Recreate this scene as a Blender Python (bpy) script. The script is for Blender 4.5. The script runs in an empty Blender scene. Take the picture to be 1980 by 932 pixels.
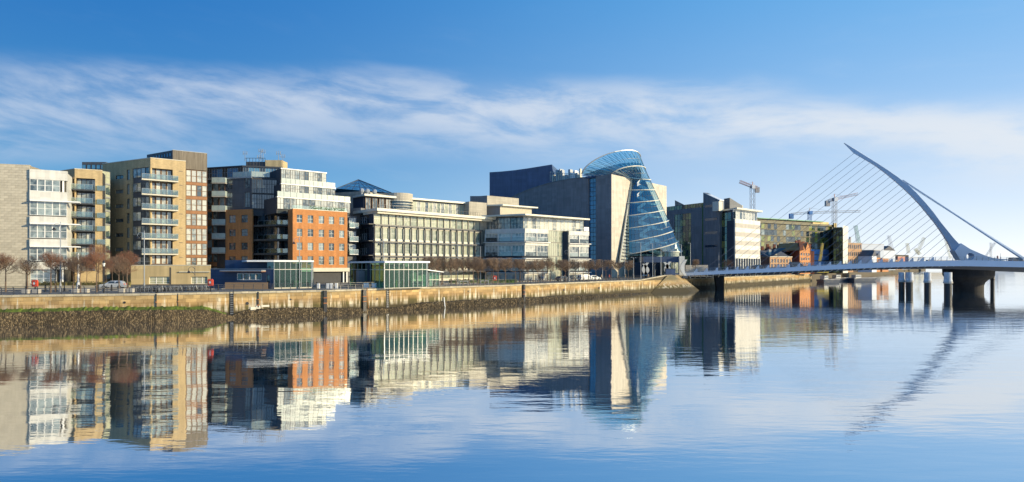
import bpy, math, random
from mathutils import Vector, Matrix
random.seed(7)
R = math.radians
SC = bpy.context.scene
COL = SC.collection
T = Matrix.Translation

# ------------------------------------------------------------------ camera, sky, sun, exposure
F, H, CX, HY = 1150.0, 9.0, 990.0, 515.0          # focal length in photo pixels, eye height above the water
cam = bpy.data.cameras.new('camera'); camo = bpy.data.objects.new('camera', cam); COL.objects.link(camo)
camo.location = (0, 0, H); camo.rotation_euler = (R(90), 0, 0)
cam.sensor_width = 36; cam.lens = 36*F/1980; cam.shift_y = 49/1980
cam.clip_start = .5; cam.clip_end = 20000
SC.camera = camo
SC.view_settings.view_transform = 'Standard'; SC.view_settings.look = 'None'
SC.view_settings.exposure = 0.25; SC.view_settings.gamma = 1
SC.cycles.use_denoising = True
SC.cycles.max_bounces = 7; SC.cycles.transparent_max_bounces = 10
SC.cycles.sample_clamp_indirect = 6

SUN_AZ, SUN_EL = 107.0, 15.0                       # azimuth clockwise from the view direction (+Y)
sd = Vector((math.sin(R(SUN_AZ))*math.cos(R(SUN_EL)), math.cos(R(SUN_AZ))*math.cos(R(SUN_EL)), math.sin(R(SUN_EL))))
sl = bpy.data.lights.new('sun', 'SUN'); sl.energy = 5.0; sl.angle = R(.5); sl.color = (1, .83, .53)
so = bpy.data.objects.new('sun', sl); COL.objects.link(so); so.location = (200, -50, 120)
so.rotation_euler = (-sd).to_track_quat('-Z', 'Y').to_euler()

world = bpy.data.worlds.new('World'); SC.world = world; world.use_nodes = True
def build_world():
    nt = world.node_tree; N = nt.nodes; L = nt.links; N.clear()
    def nd(t, **k):
        n = N.new(t)
        for a, b in k.items(): setattr(n, a, b)
        return n
    def math_(op, a, b=None, c=None, clamp=False):
        n = nd('ShaderNodeMath', operation=op, use_clamp=clamp)
        for i, v in enumerate((a, b, c)):
            if v is None: continue
            if isinstance(v, (int, float)): n.inputs[i].default_value = v
            else: L.new(v, n.inputs[i])
        return n.outputs[0]
    def sstep(v, lo, hi, a=0.0, b=1.0):
        n = nd('ShaderNodeMapRange', interpolation_type='SMOOTHSTEP')
        n.inputs['From Min'].default_value = lo; n.inputs['From Max'].default_value = hi
        n.inputs['To Min'].default_value = a; n.inputs['To Max'].default_value = b
        L.new(v, n.inputs['Value']); return n.outputs[0]
    sky = nd('ShaderNodeTexSky', sky_type='NISHITA'); sky.sun_disc = False
    sky.sun_elevation = R(SUN_EL); sky.sun_rotation = R(SUN_AZ); sky.air_density = 1.0; sky.dust_density = .25; sky.ozone_density = 2.2
    tc = nd('ShaderNodeTexCoord'); sep = nd('ShaderNodeSeparateXYZ'); L.new(tc.outputs['Generated'], sep.inputs[0])
    x, y, z = sep.outputs
    az = math_('ARCTAN2', x, y)
    hyp = math_('SQRT', math_('ADD', math_('MULTIPLY', x, x), math_('MULTIPLY', y, y)))
    el = math_('DIVIDE', z, math_('MAXIMUM', hyp, .001))
    # long wispy band of cloud
    comb = nd('ShaderNodeCombineXYZ'); L.new(math_('MULTIPLY', az, 2.2), comb.inputs[0])
    L.new(math_('MULTIPLY', math_('ADD', el, math_('MULTIPLY', az, .10)), 7.5), comb.inputs[1])
    n1 = nd('ShaderNodeTexNoise'); n1.inputs['Scale'].default_value = 2.4; n1.inputs['Detail'].default_value = 13
    n1.inputs['Roughness'].default_value = .60; n1.inputs['Distortion'].default_value = .3; L.new(comb.outputs[0], n1.inputs['Vector'])
    n2 = nd('ShaderNodeTexNoise'); n2.inputs['Scale'].default_value = 1.0; n2.inputs['Detail'].default_value = 3; L.new(comb.outputs[0], n2.inputs['Vector'])
    ec = math_('SUBTRACT', math_('SUBTRACT', .262, math_('MULTIPLY', math_('MULTIPLY', az, az), .15)), math_('MULTIPLY', az, .03))
    wob = math_('MULTIPLY', math_('SUBTRACT', n2.outputs[0], .5), .12)
    dd = math_('SUBTRACT', math_('ADD', el, wob), ec)
    up = sstep(dd, .0, .075, 1, 0); dn = sstep(dd, -.11, .0, 0, 1)
    band = math_('MULTIPLY', up, dn)
    tex = sstep(n1.outputs[0], .33, .62)
    c = math_('MULTIPLY', band, math_('ADD', math_('MULTIPLY', tex, .66), .16))
    # faint veil elsewhere
    veil = math_('MULTIPLY', sstep(n1.outputs[0], .50, .80), sstep(el, .50, .12, 0, .12))
    c = math_('MAXIMUM', c, veil)
    hs = nd('ShaderNodeHueSaturation'); hs.inputs['Saturation'].default_value = 1.12; hs.inputs['Hue'].default_value = .503
    L.new(sky.outputs[0], hs.inputs['Color'])
    # clear air: pale blue towards the horizon, paler still towards the sun
    toward = math_('ADD', math_('MULTIPLY', math_('DIVIDE', x, math_('MAXIMUM', hyp, .001)), .5), .5)
    gh = nd('ShaderNodeMix', data_type='RGBA'); L.new(sstep(toward, .18, .88), gh.inputs['Factor']); gh.inputs['A'].default_value = (1.9, 5.7, 8.3, 1); gh.inputs['B'].default_value = (11.2, 11.5, 11.6, 1)
    gz = nd('ShaderNodeMix', data_type='RGBA'); L.new(sstep(toward, .1, .95), gz.inputs['Factor']); gz.inputs['A'].default_value = (.0, 1.25, 4.9, 1); gz.inputs['B'].default_value = (.45, 3.9, 8.5, 1)
    ex = math_('POWER', 2.718, math_('MULTIPLY', math_('MAXIMUM', el, 0.0), -5.2))
    gg = nd('ShaderNodeMix', data_type='RGBA'); L.new(ex, gg.inputs['Factor']); L.new(gz.outputs['Result'], gg.inputs['A']); L.new(gh.outputs['Result'], gg.inputs['B'])
    g2 = nd('ShaderNodeMix', data_type='RGBA'); g2.inputs['Factor'].default_value = .95; L.new(hs.outputs[0], g2.inputs['A']); L.new(gg.outputs['Result'], g2.inputs['B'])
    mix = nd('ShaderNodeMix', data_type='RGBA'); L.new(c, mix.inputs['Factor']); L.new(g2.outputs['Result'], mix.inputs['A'])
    # sunward side of the cloud is brighter
    sw = sstep(az, -1.0, 1.0, 0, 1)
    cc = nd('ShaderNodeMix', data_type='RGBA'); L.new(sw, cc.inputs['Factor'])
    cc.inputs['A'].default_value = (5.6, 6.6, 8.2, 1); cc.inputs['B'].default_value = (8.3, 8.6, 8.9, 1)
    L.new(cc.outputs['Result'], mix.inputs['B'])
    bg = nd('ShaderNodeBackground'); bg.inputs['Strength'].default_value = .085
    L.new(mix.outputs['Result'], bg.inputs['Color'])
    out = nd('ShaderNodeOutputWorld'); L.new(bg.outputs[0], out.inputs[0])
build_world()

# ------------------------------------------------------------------ materials
MATS = {}
def mat(name, col, rough=.75, var=.14, scale=1.5, bump=.15, bscale=12., metal=0., spec=.5, rnd=0., mode=None, col2=None, **kw):
    m = bpy.data.materials.new(name); m.use_nodes = True; nt = m.node_tree; N = nt.nodes; L = nt.links
    b = N['Principled BSDF']; b.inputs['Roughness'].default_value = rough; b.inputs['Metallic'].default_value = metal
    b.inputs['Specular IOR Level'].default_value = spec
    tc = N.new('ShaderNodeTexCoord'); vec = tc.outputs['Object']
    if mode:                                       # wall-local (u, z) plane
        s = N.new('ShaderNodeSeparateXYZ'); L.new(vec, s.inputs[0]); cb = N.new('ShaderNodeCombineXYZ')
        L.new(s.outputs[0], cb.inputs[0]); L.new(s.outputs[2], cb.inputs[1]); uv = cb.outputs[0]
    no = N.new('ShaderNodeTexNoise'); no.inputs['Scale'].default_value = scale; no.inputs['Detail'].default_value = 6; no.inputs['Roughness'].default_value = .65
    mp = N.new('ShaderNodeMapping'); mp.inputs['Scale'].default_value = kw.get('stretch', (1, 1, .55)); L.new(vec, mp.inputs[0]); L.new(mp.outputs[0], no.inputs['Vector'])
    c1 = [min(1, v*(1-var)) for v in col]; c2 = [min(1, v*(1+var)) for v in (col2 or col)]
    rp = N.new('ShaderNodeValToRGB'); rp.color_ramp.elements[0].position = .33; rp.color_ramp.elements[1].position = .67
    rp.color_ramp.elements[0].color = (*c1, 1); rp.color_ramp.elements[1].color = (*c2, 1); L.new(no.outputs[0], rp.inputs[0])
    cur = rp.outputs[0]
    if mode in ('brick', 'panel', 'plank', 'louvre'):
        br = N.new('ShaderNodeTexBrick'); L.new(uv, br.inputs['Vector'])
        bw, bh, mo = {'brick': (.45, .15, .012), 'panel': (1.5, .75, .02), 'plank': (.22, 40, .02), 'louvre': (40, .3, .05)}[mode]
        if 'bs' in kw: bw, bh, mo = kw['bs']
        br.inputs['Scale'].default_value = 1; br.inputs['Brick Width'].default_value = bw; br.inputs['Row Height'].default_value = bh
        br.inputs['Mortar Size'].default_value = mo; br.offset = 0.5 if mode == 'brick' else kw.get('off', 0)
        br.inputs['Color1'].default_value = (.86, .86, .86, 1); br.inputs['Color2'].default_value = (1.08, 1.08, 1.08, 1); br.inputs['Mortar'].default_value = (kw.get('mort', .6),)*3 + (1,)
        mm = N.new('ShaderNodeMix'); mm.data_type = 'RGBA'; mm.blend_type = 'MULTIPLY'; mm.inputs['Factor'].default_value = kw.get('bf', .8)
        L.new(cur, mm.inputs['A']); L.new(br.outputs['Color'], mm.inputs['B']); cur = mm.outputs['Result']
    if mode:
        sm = N.new('ShaderNodeMapping'); sm.inputs['Scale'].default_value = (1.1, .09, 1); L.new(uv, sm.inputs[0])
        sn = N.new('ShaderNodeTexNoise'); sn.inputs['Scale'].default_value = 1.0; sn.inputs['Detail'].default_value = 6; L.new(sm.outputs[0], sn.inputs['Vector'])
        sr = N.new('ShaderNodeMapRange'); sr.inputs['From Min'].default_value = .3; sr.inputs['From Max'].default_value = .72; sr.inputs['To Min'].default_value = 1.08; sr.inputs['To Max'].default_value = .80; L.new(sn.outputs[0], sr.inputs[0])
        sv = N.new('ShaderNodeVectorMath'); sv.operation = 'SCALE'; L.new(cur, sv.inputs[0]); L.new(sr.outputs[0], sv.inputs['Scale']); cur = sv.outputs[0]
    if rnd:
        oi = N.new('ShaderNodeObjectInfo'); mr = N.new('ShaderNodeMapRange'); L.new(oi.outputs['Random'], mr.inputs[0])
        mr.inputs['To Min'].default_value = 1-rnd; mr.inputs['To Max'].default_value = 1+rnd
        mm = N.new('ShaderNodeVectorMath'); mm.operation = 'SCALE'; L.new(cur, mm.inputs[0]); L.new(mr.outputs[0], mm.inputs['Scale']); cur = mm.outputs[0]
    L.new(cur, b.inputs['Base Color'])
    if bump:
        n3 = N.new('ShaderNodeTexNoise'); n3.inputs['Scale'].default_value = bscale; n3.inputs['Detail'].default_value = 5; L.new(vec, n3.inputs['Vector'])
        bp = N.new('ShaderNodeBump'); bp.inputs['Strength'].default_value = bump; bp.inputs['Distance'].default_value = .05
        L.new(n3.outputs[0], bp.inputs['Height']); L.new(bp.outputs[0], b.inputs['Normal'])
    MATS[name] = m; return m
def glassmat(name, dark, light, rough=.04, spec=.9, bias=.5, wav=.02):
    """opaque reflecting window glass; panes differ one from another, blinds and rooms behind them"""
    m = bpy.data.materials.new(name); m.use_nodes = True; nt = m.node_tree; N = nt.nodes; L = nt.links
    b = N['Principled BSDF']; b.inputs['Roughness'].default_value = rough; b.inputs['Specular IOR Level'].default_value = spec; b.inputs['IOR'].default_value = 1.7
    oi = N.new('ShaderNodeObjectInfo'); tc = N.new('ShaderNodeTexCoord')
    ad = N.new('ShaderNodeVectorMath'); ad.operation = 'ADD'; L.new(tc.outputs['Object'], ad.inputs[0])
    sc = N.new('ShaderNodeMath'); sc.operation = 'MULTIPLY'; sc.inputs[1].default_value = 57; L.new(oi.outputs['Random'], sc.inputs[0]); L.new(sc.outputs[0], ad.inputs[1])
    no = N.new('ShaderNodeTexNoise'); no.inputs['Scale'].default_value = 1.1; no.inputs['Detail'].default_value = 2; L.new(ad.outputs[0], no.inputs['Vector'])
    s2 = N.new('ShaderNodeMath'); s2.operation = 'MULTIPLY_ADD'; s2.inputs[1].default_value = .55; L.new(oi.outputs['Random'], s2.inputs[0]); L.new(no.outputs[0], s2.inputs[2])
    rp = N.new('ShaderNodeValToRGB'); e = rp.color_ramp.elements
    e[0].position = bias; e[0].color = (*dark, 1); e[1].position = min(1, bias+.42); e[1].color = (*light, 1); L.new(s2.outputs[0], rp.inputs[0])
    L.new(rp.outputs[0], b.inputs['Base Color'])
    if wav:
        n3 = N.new('ShaderNodeTexNoise'); n3.inputs['Scale'].default_value = .7; L.new(ad.outputs[0], n3.inputs['Vector'])
        bp = N.new('ShaderNodeBump'); bp.inputs['Strength'].default_value = wav*6; bp.inputs['Distance'].default_value = .1; L.new(n3.outputs[0], bp.inputs['Height']); L.new(bp.outputs[0], b.inputs['Normal'])
    MATS[name] = m; return m
def clearmat(name, tint, gl=.35, rough=.03, gcol=(.9, .95, 1)):
    """see-through architectural glass"""
    m = bpy.data.materials.new(name); m.use_nodes = True; nt = m.node_tree; N = nt.nodes; L = nt.links; N.clear()
    tr = N.new('ShaderNodeBsdfTransparent'); tr.inputs[0].default_value = (*tint, 1)
    g = N.new('ShaderNodeBsdfGlossy'); g.inputs['Color'].default_value = (*gcol, 1); g.inputs['Roughness'].default_value = rough
    lw = N.new('ShaderNodeLayerWeight'); lw.inputs[0].default_value = .35
    mr = N.new('ShaderNodeMapRange'); mr.inputs['To Min'].default_value = gl*.6; mr.inputs['To Max'].default_value = min(1, gl+.45); L.new(lw.outputs['Fresnel'], mr.inputs[0])
    mx = N.new('ShaderNodeMixShader'); L.new(mr.outputs[0], mx.inputs[0]); L.new(tr.outputs[0], mx.inputs[1]); L.new(g.outputs[0], mx.inputs[2])
    o = N.new('ShaderNodeOutputMaterial'); L.new(mx.outputs[0], o.inputs[0]); MATS[name] = m; return m

mat('cream_tile', (.50, .45, .35), .8, .08, 2, .1, rnd=.10)
mat('tile_joint', (.30, .26, .19), .9)
mat('white_render', (.66, .65, .60), .6, .05, .6, .05, mode='panel', bs=(1.7, 1.0, .012), mort=.75)
mat('white_metal', (.80, .80, .78), .4, .04)
mat('cream_metal', (.62, .60, .50), .45, .06)
mat('alu', (.36, .38, .40), .35, .08, metal=.3)
mat('dark_metal', (.055, .06, .07), .4, .1)
mat('black_metal', (.02, .02, .022), .45, .1)
mat('buff_brick', (.52, .39, .21), .85, .10, .7, .2, mode='brick')
mat('buff_render', (.56, .44, .24), .85, .08, .5, .1, mode='panel', bs=(3, 2.1, .015), mort=.8)
mat('orange_brick', (.53, .225, .075), .85, .12, .8, .2, mode='brick')
mat('red_brick', (.34, .12, .06), .85, .2, .6, .25, mode='brick')
mat('tan_brick', (.50, .29, .15), .85, .16, .5, .2, mode='brick')
mat('copper_panel', (.30, .14, .06), .6, .2, 1, .1)
mat('timber', (.20, .17, .13), .8, .3, 1.2, .2, mode='plank', stretch=(6, 6, .25))
mat('timber_warm', (.42, .27, .15), .8, .2, 1.2, .2, mode='plank', bs=(.14, 40, .015), stretch=(6, 6, .4))
mat('timber_frame', (.16, .085, .04), .6, .2)
mat('dark_clad', (.085, .092, .105), .55, .12, .6, .1, mode='panel', bs=(1.2, 1.6, .02))
mat('dark_wall', (.05, .052, .058), .7, .15)
mat('blue_clad', (.05, .08, .15), .45, .08, .6, .05, mode='louvre', bs=(40, .32, .02), mort=.7)
mat('navy_panel', (.055, .095, .19), .5, .08, .5, .05, mode='panel', bs=(6, 1.6, .04), mort=.75)
mat('stone_grey', (.45, .41, .33), .85, .08, .5, .15, mode='panel', bs=(1.8, .6, .03), mort=.72)
mat('granite', (.27, .24, .235), .8, .05, .35, .08, mode='panel', bs=(2.4, 1.1, .02), mort=.85)  # hall's shaded west wall has its shade in this colour; plinth uses it too
mat('granite_lit', (.58, .53, .44), .8, .05, .35, .08, mode='panel', bs=(2.4, 1.1, .02), mort=.85)  # lighter copy of the hall's granite, sunlight put into the colour
mat('pale_stone', (.62, .58, .47), .75, .08, .6, .08)
mat('grey_clad', (.20, .205, .21), .6, .08, .5, .05, mode='panel', bs=(1.5, 3.4, .02))
mat('concrete', (.44, .41, .36), .85, .15, .8, .2)
mat('fender_cap', (.50, .52, .54), .7, .25, 1.5, .2)
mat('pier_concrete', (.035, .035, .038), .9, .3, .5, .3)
mat('concrete_dark', (.085, .08, .07), .9, .25, .8, .3)
mat('gold_metal', (.30, .24, .11), .35, .15, .5, .05, metal=.5)
mat('olive_panel', (.11, .10, .055), .6, .3, .25, .1)
mat('roof_slate', (.09, .09, .10), .8, .2, 1)
mat('net_blue', (.09, .24, .52), .7, .3, .35, .3)
mat('bridge_shade_blue', (.52, .61, .73), .35, .03, .4, .02)  # white paint with the blue of skylit shade mixed into its colour
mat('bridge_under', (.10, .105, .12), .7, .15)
mat('cable_grey', (.17, .18, .21), .4, .05)
mat('green_metal', (.08, .28, .16), .5, .15)
mat('yellow_metal', (.55, .42, .06), .5, .15)
mat('crane_red', (.42, .16, .10), .5, .2)
mat('crane_grey', (.38, .36, .35), .5, .15)
mat('red_plastic', (.62, .08, .04), .4, .08)
mat('white_plastic', (.82, .82, .80), .5, .04)
mat('car_silver', (.62, .64, .67), .25, .04, metal=.5)
mat('car_dark', (.04, .045, .06), .25, .05, spec=.8)
mat('car_white', (.78, .78, .76), .3, .04)
mat('car_glass', (.03, .04, .05), .06, .05, spec=1)
mat('rubber', (.02, .02, .02), .8, .1)
mat('lamp_glass', (.75, .74, .66), .3, .05)
mat('tail_red', (.5, .03, .02), .3, .05)
mat('bark', (.15, .105, .075), .9, .3, 4)
mat('twig', (.22, .10, .058), .85, .3, 3, 0)
mat('twig_pale', (.20, .135, .09), .85, .3, 3, 0)
mat('hedge_leaf', (.10, .085, .03), .8, .4, 2, 0, col2=(.14, .12, .04))
mat('hedge_green', (.07, .13, .025), .8, .4, 2, 0)
mat('paving', (.15, .14, .125), .85, .2, .3, .15)
mat('ground_soil', (.13, .12, .10), .9, .2, .2, .2)
mat('asphalt', (.05, .05, .052), .85, .15, .5, .2)
mat('road_paint', (.75, .74, .70), .7, .1)
mat('kerb_stone', (.33, .31, .28), .85, .12)
mat('skin', (.50, .30, .20), .6, .05)
mat('cloth_dark', (.03, .03, .04), .9, .2)
mat('cloth_blue', (.05, .08, .16), .9, .2)
mat('cloth_red', (.45, .08, .06), .9, .2)
mat('cloth_tan', (.35, .26, .16), .9, .2)
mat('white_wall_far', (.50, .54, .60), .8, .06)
mat('interior_pale', (.62, .66, .66), .7, .06)
mat('interior_dark', (.03, .045, .07), .8, .1)
mat('interior_warm', (.45, .36, .22), .8, .2, 2)
mat('planter_green', (.08, .16, .03), .85, .4, 3, .2)
glassmat('glass', (.03, .05, .06), (.30, .36, .36), bias=.55)
glassmat('glass_dark', (.012, .02, .028), (.07, .10, .12), bias=.6)
glassmat('glass_green', (.13, .17, .13), (.46, .48, .35), bias=.38, rough=.08)
glassmat('glass_pale', (.20, .25, .27), (.60, .61, .54), bias=.40, rough=.08)
glassmat('glass_curtain', (.06, .09, .11), (.50, .51, .46), bias=.55, rough=.06)
glassmat('glass_blue', (.03, .10, .20), (.09, .26, .42), bias=.4, rough=.08)
glassmat('glass_forest', (.01, .035, .025), (.30, .33, .08), bias=.62)
clearmat('balustrade', (.80, .90, .87), .28, .15, (.84, .90, .88))
clearmat('pavilion_glass', (.46, .64, .56), .10, .03, (.70, .9, .82))
clearmat('atrium_glass', (.60, .86, .90), .40, .04, (.66, .88, .98))

# ------------------------------------------------------------------ mesh and object helpers
class MB:
    def __init__(s): s.v = []; s.f = []; s.m = []; s.k = 0
    def face(s, pts):
        i = len(s.v); s.v += [tuple(p) for p in pts]; s.f.append(tuple(range(i, i+len(pts)))); s.m.append(s.k); return s
    def box(s, x0, x1, y0, y1, z0, z1):
        i = len(s.v); s.v += [(x0,y0,z0),(x1,y0,z0),(x1,y1,z0),(x0,y1,z0),(x0,y0,z1),(x1,y0,z1),(x1,y1,z1),(x0,y1,z1)]
        for q in ((0,3,2,1),(4,5,6,7),(0,1,5,4),(1,2,6,5),(2,3,7,6),(3,0,4,7)): s.f.append(tuple(i+j for j in q)); s.m.append(s.k)
        return s
    def hexa(s, b, t):
        i = len(s.v); s.v += [tuple(p) for p in b]+[tuple(p) for p in t]
        for q in ((0,3,2,1),(4,5,6,7),(0,1,5,4),(1,2,6,5),(2,3,7,6),(3,0,4,7)): s.f.append(tuple(i+j for j in q)); s.m.append(s.k)
        return s
    def prism(s, poly, z0, z1):                    # poly in xy, extruded in z
        n = len(poly); i = len(s.v); s.v += [(p[0],p[1],z0) for p in poly]+[(p[0],p[1],z1) for p in poly]
        s.f.append(tuple(range(i+n-1, i-1, -1))); s.f.append(tuple(range(i+n, i+2*n))); s.m += [s.k]*2
        for j in range(n): k = (j+1) % n; s.f.append((i+j, i+k, i+n+k, i+n+j)); s.m.append(s.k)
        return s
    def prismd(s, poly, d0, d1):                   # poly in (x,z), extruded in y
        n = len(poly); i = len(s.v); s.v += [(p[0],d0,p[1]) for p in poly]+[(p[0],d1,p[1]) for p in poly]
        s.f.append(tuple(range(i, i+n))); s.f.append(tuple(range(i+2*n-1, i+n-1, -1))); s.m += [s.k]*2
        for j in range(n): k = (j+1) % n; s.f.append((i+k, i+j, i+n+j, i+n+k)); s.m.append(s.k)
        return s
    def tube(s, p, q, r0, r1=None, n=6, caps=True):
        p = Vector(p); q = Vector(q); r1 = r0 if r1 is None else r1; d = (q-p)
        if d.length < 1e-6: return s
        d.normalize(); a = d.orthogonal().normalized(); b = d.cross(a); i = len(s.v)
        for c, r in ((p, r0), (q, r1)):
            for k in range(n): t = 2*math.pi*k/n; s.v.append(tuple(c+a*(r*math.cos(t))+b*(r*math.sin(t))))
        for k in range(n): j = (k+1) % n; s.f.append((i+k, i+j, i+n+j, i+n+k)); s.m.append(s.k)
        if caps: s.f.append(tuple(range(i+n-1, i-1, -1))); s.f.append(tuple(range(i+n, i+2*n))); s.m += [s.k]*2
        return s
    def path(s, pts, r, n=6):
        for a, b in zip(pts, pts[1:]): s.tube(a, b, r, r, n)
        return s
    def lathe(s, prof, n=16, c=(0,0,0), a0=0, a1=2*math.pi):
        i = len(s.v); full = abs(a1-a0-2*math.pi) < 1e-6; m = n if full else n+1
        for r, z in prof:
            for k in range(m): t = a0+(a1-a0)*k/n; s.v.append((c[0]+r*math.cos(t), c[1]+r*math.sin(t), c[2]+z))
        for j in range(len(prof)-1):
            for k in range(n):
                k2 = (k+1) % m; s.f.append((i+j*m+k, i+j*m+k2, i+(j+1)*m+k2, i+(j+1)*m+k)); s.m.append(s.k)
        return s
    def ball(s, c, r, n=8, sz=1):
        return s.lathe([(max(.0001, r*math.sin(math.pi*j/n)), -r*sz*math.cos(math.pi*j/n)) for j in range(n+1)], n+2, c)
    def mesh(s, name, mats, smooth=False):
        me = bpy.data.meshes.new(name); me.from_pydata(s.v, [], s.f)
        for x in (mats if isinstance(mats, (list, tuple)) else [mats]): me.materials.append(MATS[x])
        if len(me.materials) > 1: me.polygons.foreach_set('material_index', s.m)
        if smooth: me.polygons.foreach_set('use_smooth', [True]*len(s.f))
        return me
MW = {}
I4 = Matrix.Identity(4)
def put(name, me, parent=None, M=I4, label=None):
    o = bpy.data.objects.new(name, me); COL.objects.link(o); MW[o.name] = M
    if parent is not None: o.parent = parent; o.matrix_basis = MW[parent.name].inverted() @ M
    else: o.matrix_basis = M
    if label: o['label'] = label
    return o
def part(name, mb, m, parent, M=I4, label=None, smooth=False, kind=None):
    o = put(name, mb.mesh(name, m, smooth), parent, M, label)
    if kind: o['kind'] = kind
    return o
def tag(o, label, cat, group=None, kind=None):
    o['label'] = label; o['category'] = cat
    if group: o['group'] = group
    if kind: o['kind'] = kind
    return o
def thing(name, label, cat, loc, rz=0, group=None):
    M = T(Vector(loc)) @ Matrix.Rotation(rz, 4, 'Z')
    o = put(name, None, None, M); o.empty_display_size = .5
    return tag(o, label, cat, group)
def struct(name, mb, m, smooth=False, M=I4):
    o = part(name, mb, m, None, M, None, smooth); o['kind'] = 'structure'; return o
def copy_tree(root, M, label=None, group=None):
    M0 = MW[root.name]
    def rec(o, par):
        c = o.copy(); COL.objects.link(c); MW[c.name] = M @ M0.inverted() @ MW[o.name]
        if par is None: c.matrix_basis = M
        else: c.parent = par; c.matrix_basis = o.matrix_basis.copy()
        for ch in KIDS.get(o.name, ()): rec(ch, c)
        return c
    global KIDS
    KIDS = {}
    def walk(o):
        KIDS[o.name] = list(o.children)
        for ch in KIDS[o.name]: walk(ch)
    walk(root)
    c = rec(root, None)
    if label: c['label'] = label
    if group: c['group'] = group
    return c
def P(px, Z, z=0.0): return Vector(((px-CX)/F*Z, Z, z))
def zat(y, Z): return H+(HY-y)*Z/F
G = 5.0                                             # level of the quay
class Wall:
    """a vertical plane between two plan points; local axes: u along, d into the building, z up"""
    def __init__(s, pa, za, pb, zb, off=0):
        a = P(pa, za); b = P(pb, zb); s.e = (b-a).normalized(); s.n = Vector((s.e.y, -s.e.x, 0))
        a += s.n*off; b += s.n*off; s.a = a; s.b = b; s.L = (b-a).length; s.pa = pa; s.pb = pb
        s.M = Matrix(((s.e.x, -s.n.x, 0, a.x), (s.e.y, -s.n.y, 0, a.y), (0, 0, 1, 0), (0, 0, 0, 1)))
    def u(s, px):                                   # where the sight line of photo column px meets the plane
        k = (px-CX)/F; return (k*s.a.y-s.a.x)/(s.e.x-k*s.e.y)
    def z(s, px, y): p = s.a+s.e*s.u(px); return zat(y, p.y)
    def pt(s, u, d=0, z=0): return s.a+s.e*u-s.n*d+Vector((0, 0, z))
    def at(s, u, d=0, z=0): return s.M @ T(Vector((u, d, z)))
def bx(par, w, name, m, u0, u1, d0, d1, z0, z1, label=None):
    return part(name, MB().box(u0, u1, d0, d1, z0, z1), m, par, w.M, label)
def holed(par, w, name, m, u0, u1, z0, z1, holes, t=.3, label=None, d=0, clip=None):
    us = sorted({u0, u1, *[h[0] for h in holes], *[h[1] for h in holes]}); us = [x for x in us if u0-1e-6 <= x <= u1+1e-6]
    zs = sorted({z0, z1, *[h[2] for h in holes], *[h[3] for h in holes]}); zs = [x for x in zs if z0-1e-6 <= x <= z1+1e-6]
    mb = MB()
    for i in range(len(us)-1):
        run = None
        for j in range(len(zs)-1):
            cu = (us[i]+us[i+1])/2; cz = (zs[j]+zs[j+1])/2
            solid = not any(h[0] < cu < h[1] and h[2] < cz < h[3] for h in holes)
            if solid and run is None: run = zs[j]
            if run is not None and (not solid):
                mb.face([(us[i],d,run),(us[i+1],d,run),(us[i+1],d,zs[j]),(us[i],d,zs[j])]); run = None
        if run is not None: mb.face([(us[i],d,run),(us[i+1],d,run),(us[i+1],d,zs[-1]),(us[i],d,zs[-1])])
    for a, b, c, e in list(holes)+[(u0, u1, z0, z1)]:
        mb.face([(a,d,c),(a,d+t,c),(a,d+t,e),(a,d,e)]).face([(b,d,c),(b,d+t,c),(b,d+t,e),(b,d,e)])
        mb.face([(a,d,c),(b,d,c),(b,d+t,c),(a,d+t,c)]).face([(a,d,e),(b,d,e),(b,d+t,e),(a,d+t,e)])
    return part(name, mb, m, par, w.M, label)
WC = {}
def window(par, w, u0, u1, z0, z1, nx=1, ny=1, fm='alu', gm='glass', d=.14, fw=.06, name='window', fd=.10):
    a = round(u1-u0, 2); b = round(z1-z0, 2); key = (a, b, nx, ny, fm, gm, fw, fd)
    if key not in WC:
        f = MB(); f.box(0, a, 0, fd, 0, fw).box(0, a, 0, fd, b-fw, b).box(0, fw, 0, fd, fw, b-fw).box(a-fw, a, 0, fd, fw, b-fw)
        for i in range(1, nx): x = a*i/nx; f.box(x-fw/2, x+fw/2, .005, fd, fw, b-fw)
        for j in range(1, ny): z = b*j/ny; f.box(fw, a-fw, .01, fd-.01, z-fw/2, z+fw/2)
        g = MB().box(fw*.5, a-fw*.5, fd*.55, fd*.55+.03, fw*.5, b-fw*.5)
        WC[key] = (f.mesh('window_frame', fm), g.mesh('pane', gm))
    M = w.at(u0, d, z0); o = put(name, WC[key][0], par, M); put('pane', WC[key][1], o, M); return o
def facade(par, w, pL, pR, yT, yB, ref, cols, rows, m, fm='alu', gm='glass', nx=2, ny=2, t=.35, name='wall', d=.16, fw=.06, zb=None, zt=None):
    Z = lambda y: w.z(ref, y)
    hs = []
    for (c0, c1) in cols:
        for (r0, r1) in rows: hs.append((w.u(c0), w.u(c1), Z(r1), Z(r0)))
    holed(par, w, name, m, w.u(pL), w.u(pR), zb if zb is not None else Z(yB), zt if zt is not None else Z(yT), hs, t)
    for h in hs: window(par, w, *h, nx, ny, fm, gm, d, fw)
def core(par, pts, m, z0, z1, name='core', label=None):
    """solid body from plan points (front edge left to right), pushed back into depth"""
    return part(name, MB().prism([(p.x, p.y) for p in pts], z0, z1), m, par, I4, label)
def cols(a, b, n, gap):                              # n equal columns between pixel a and b
    s = (b-a)/n; return [(a+i*s+gap/2, a+(i+1)*s-gap/2) for i in range(n)]
BC = {}
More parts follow.
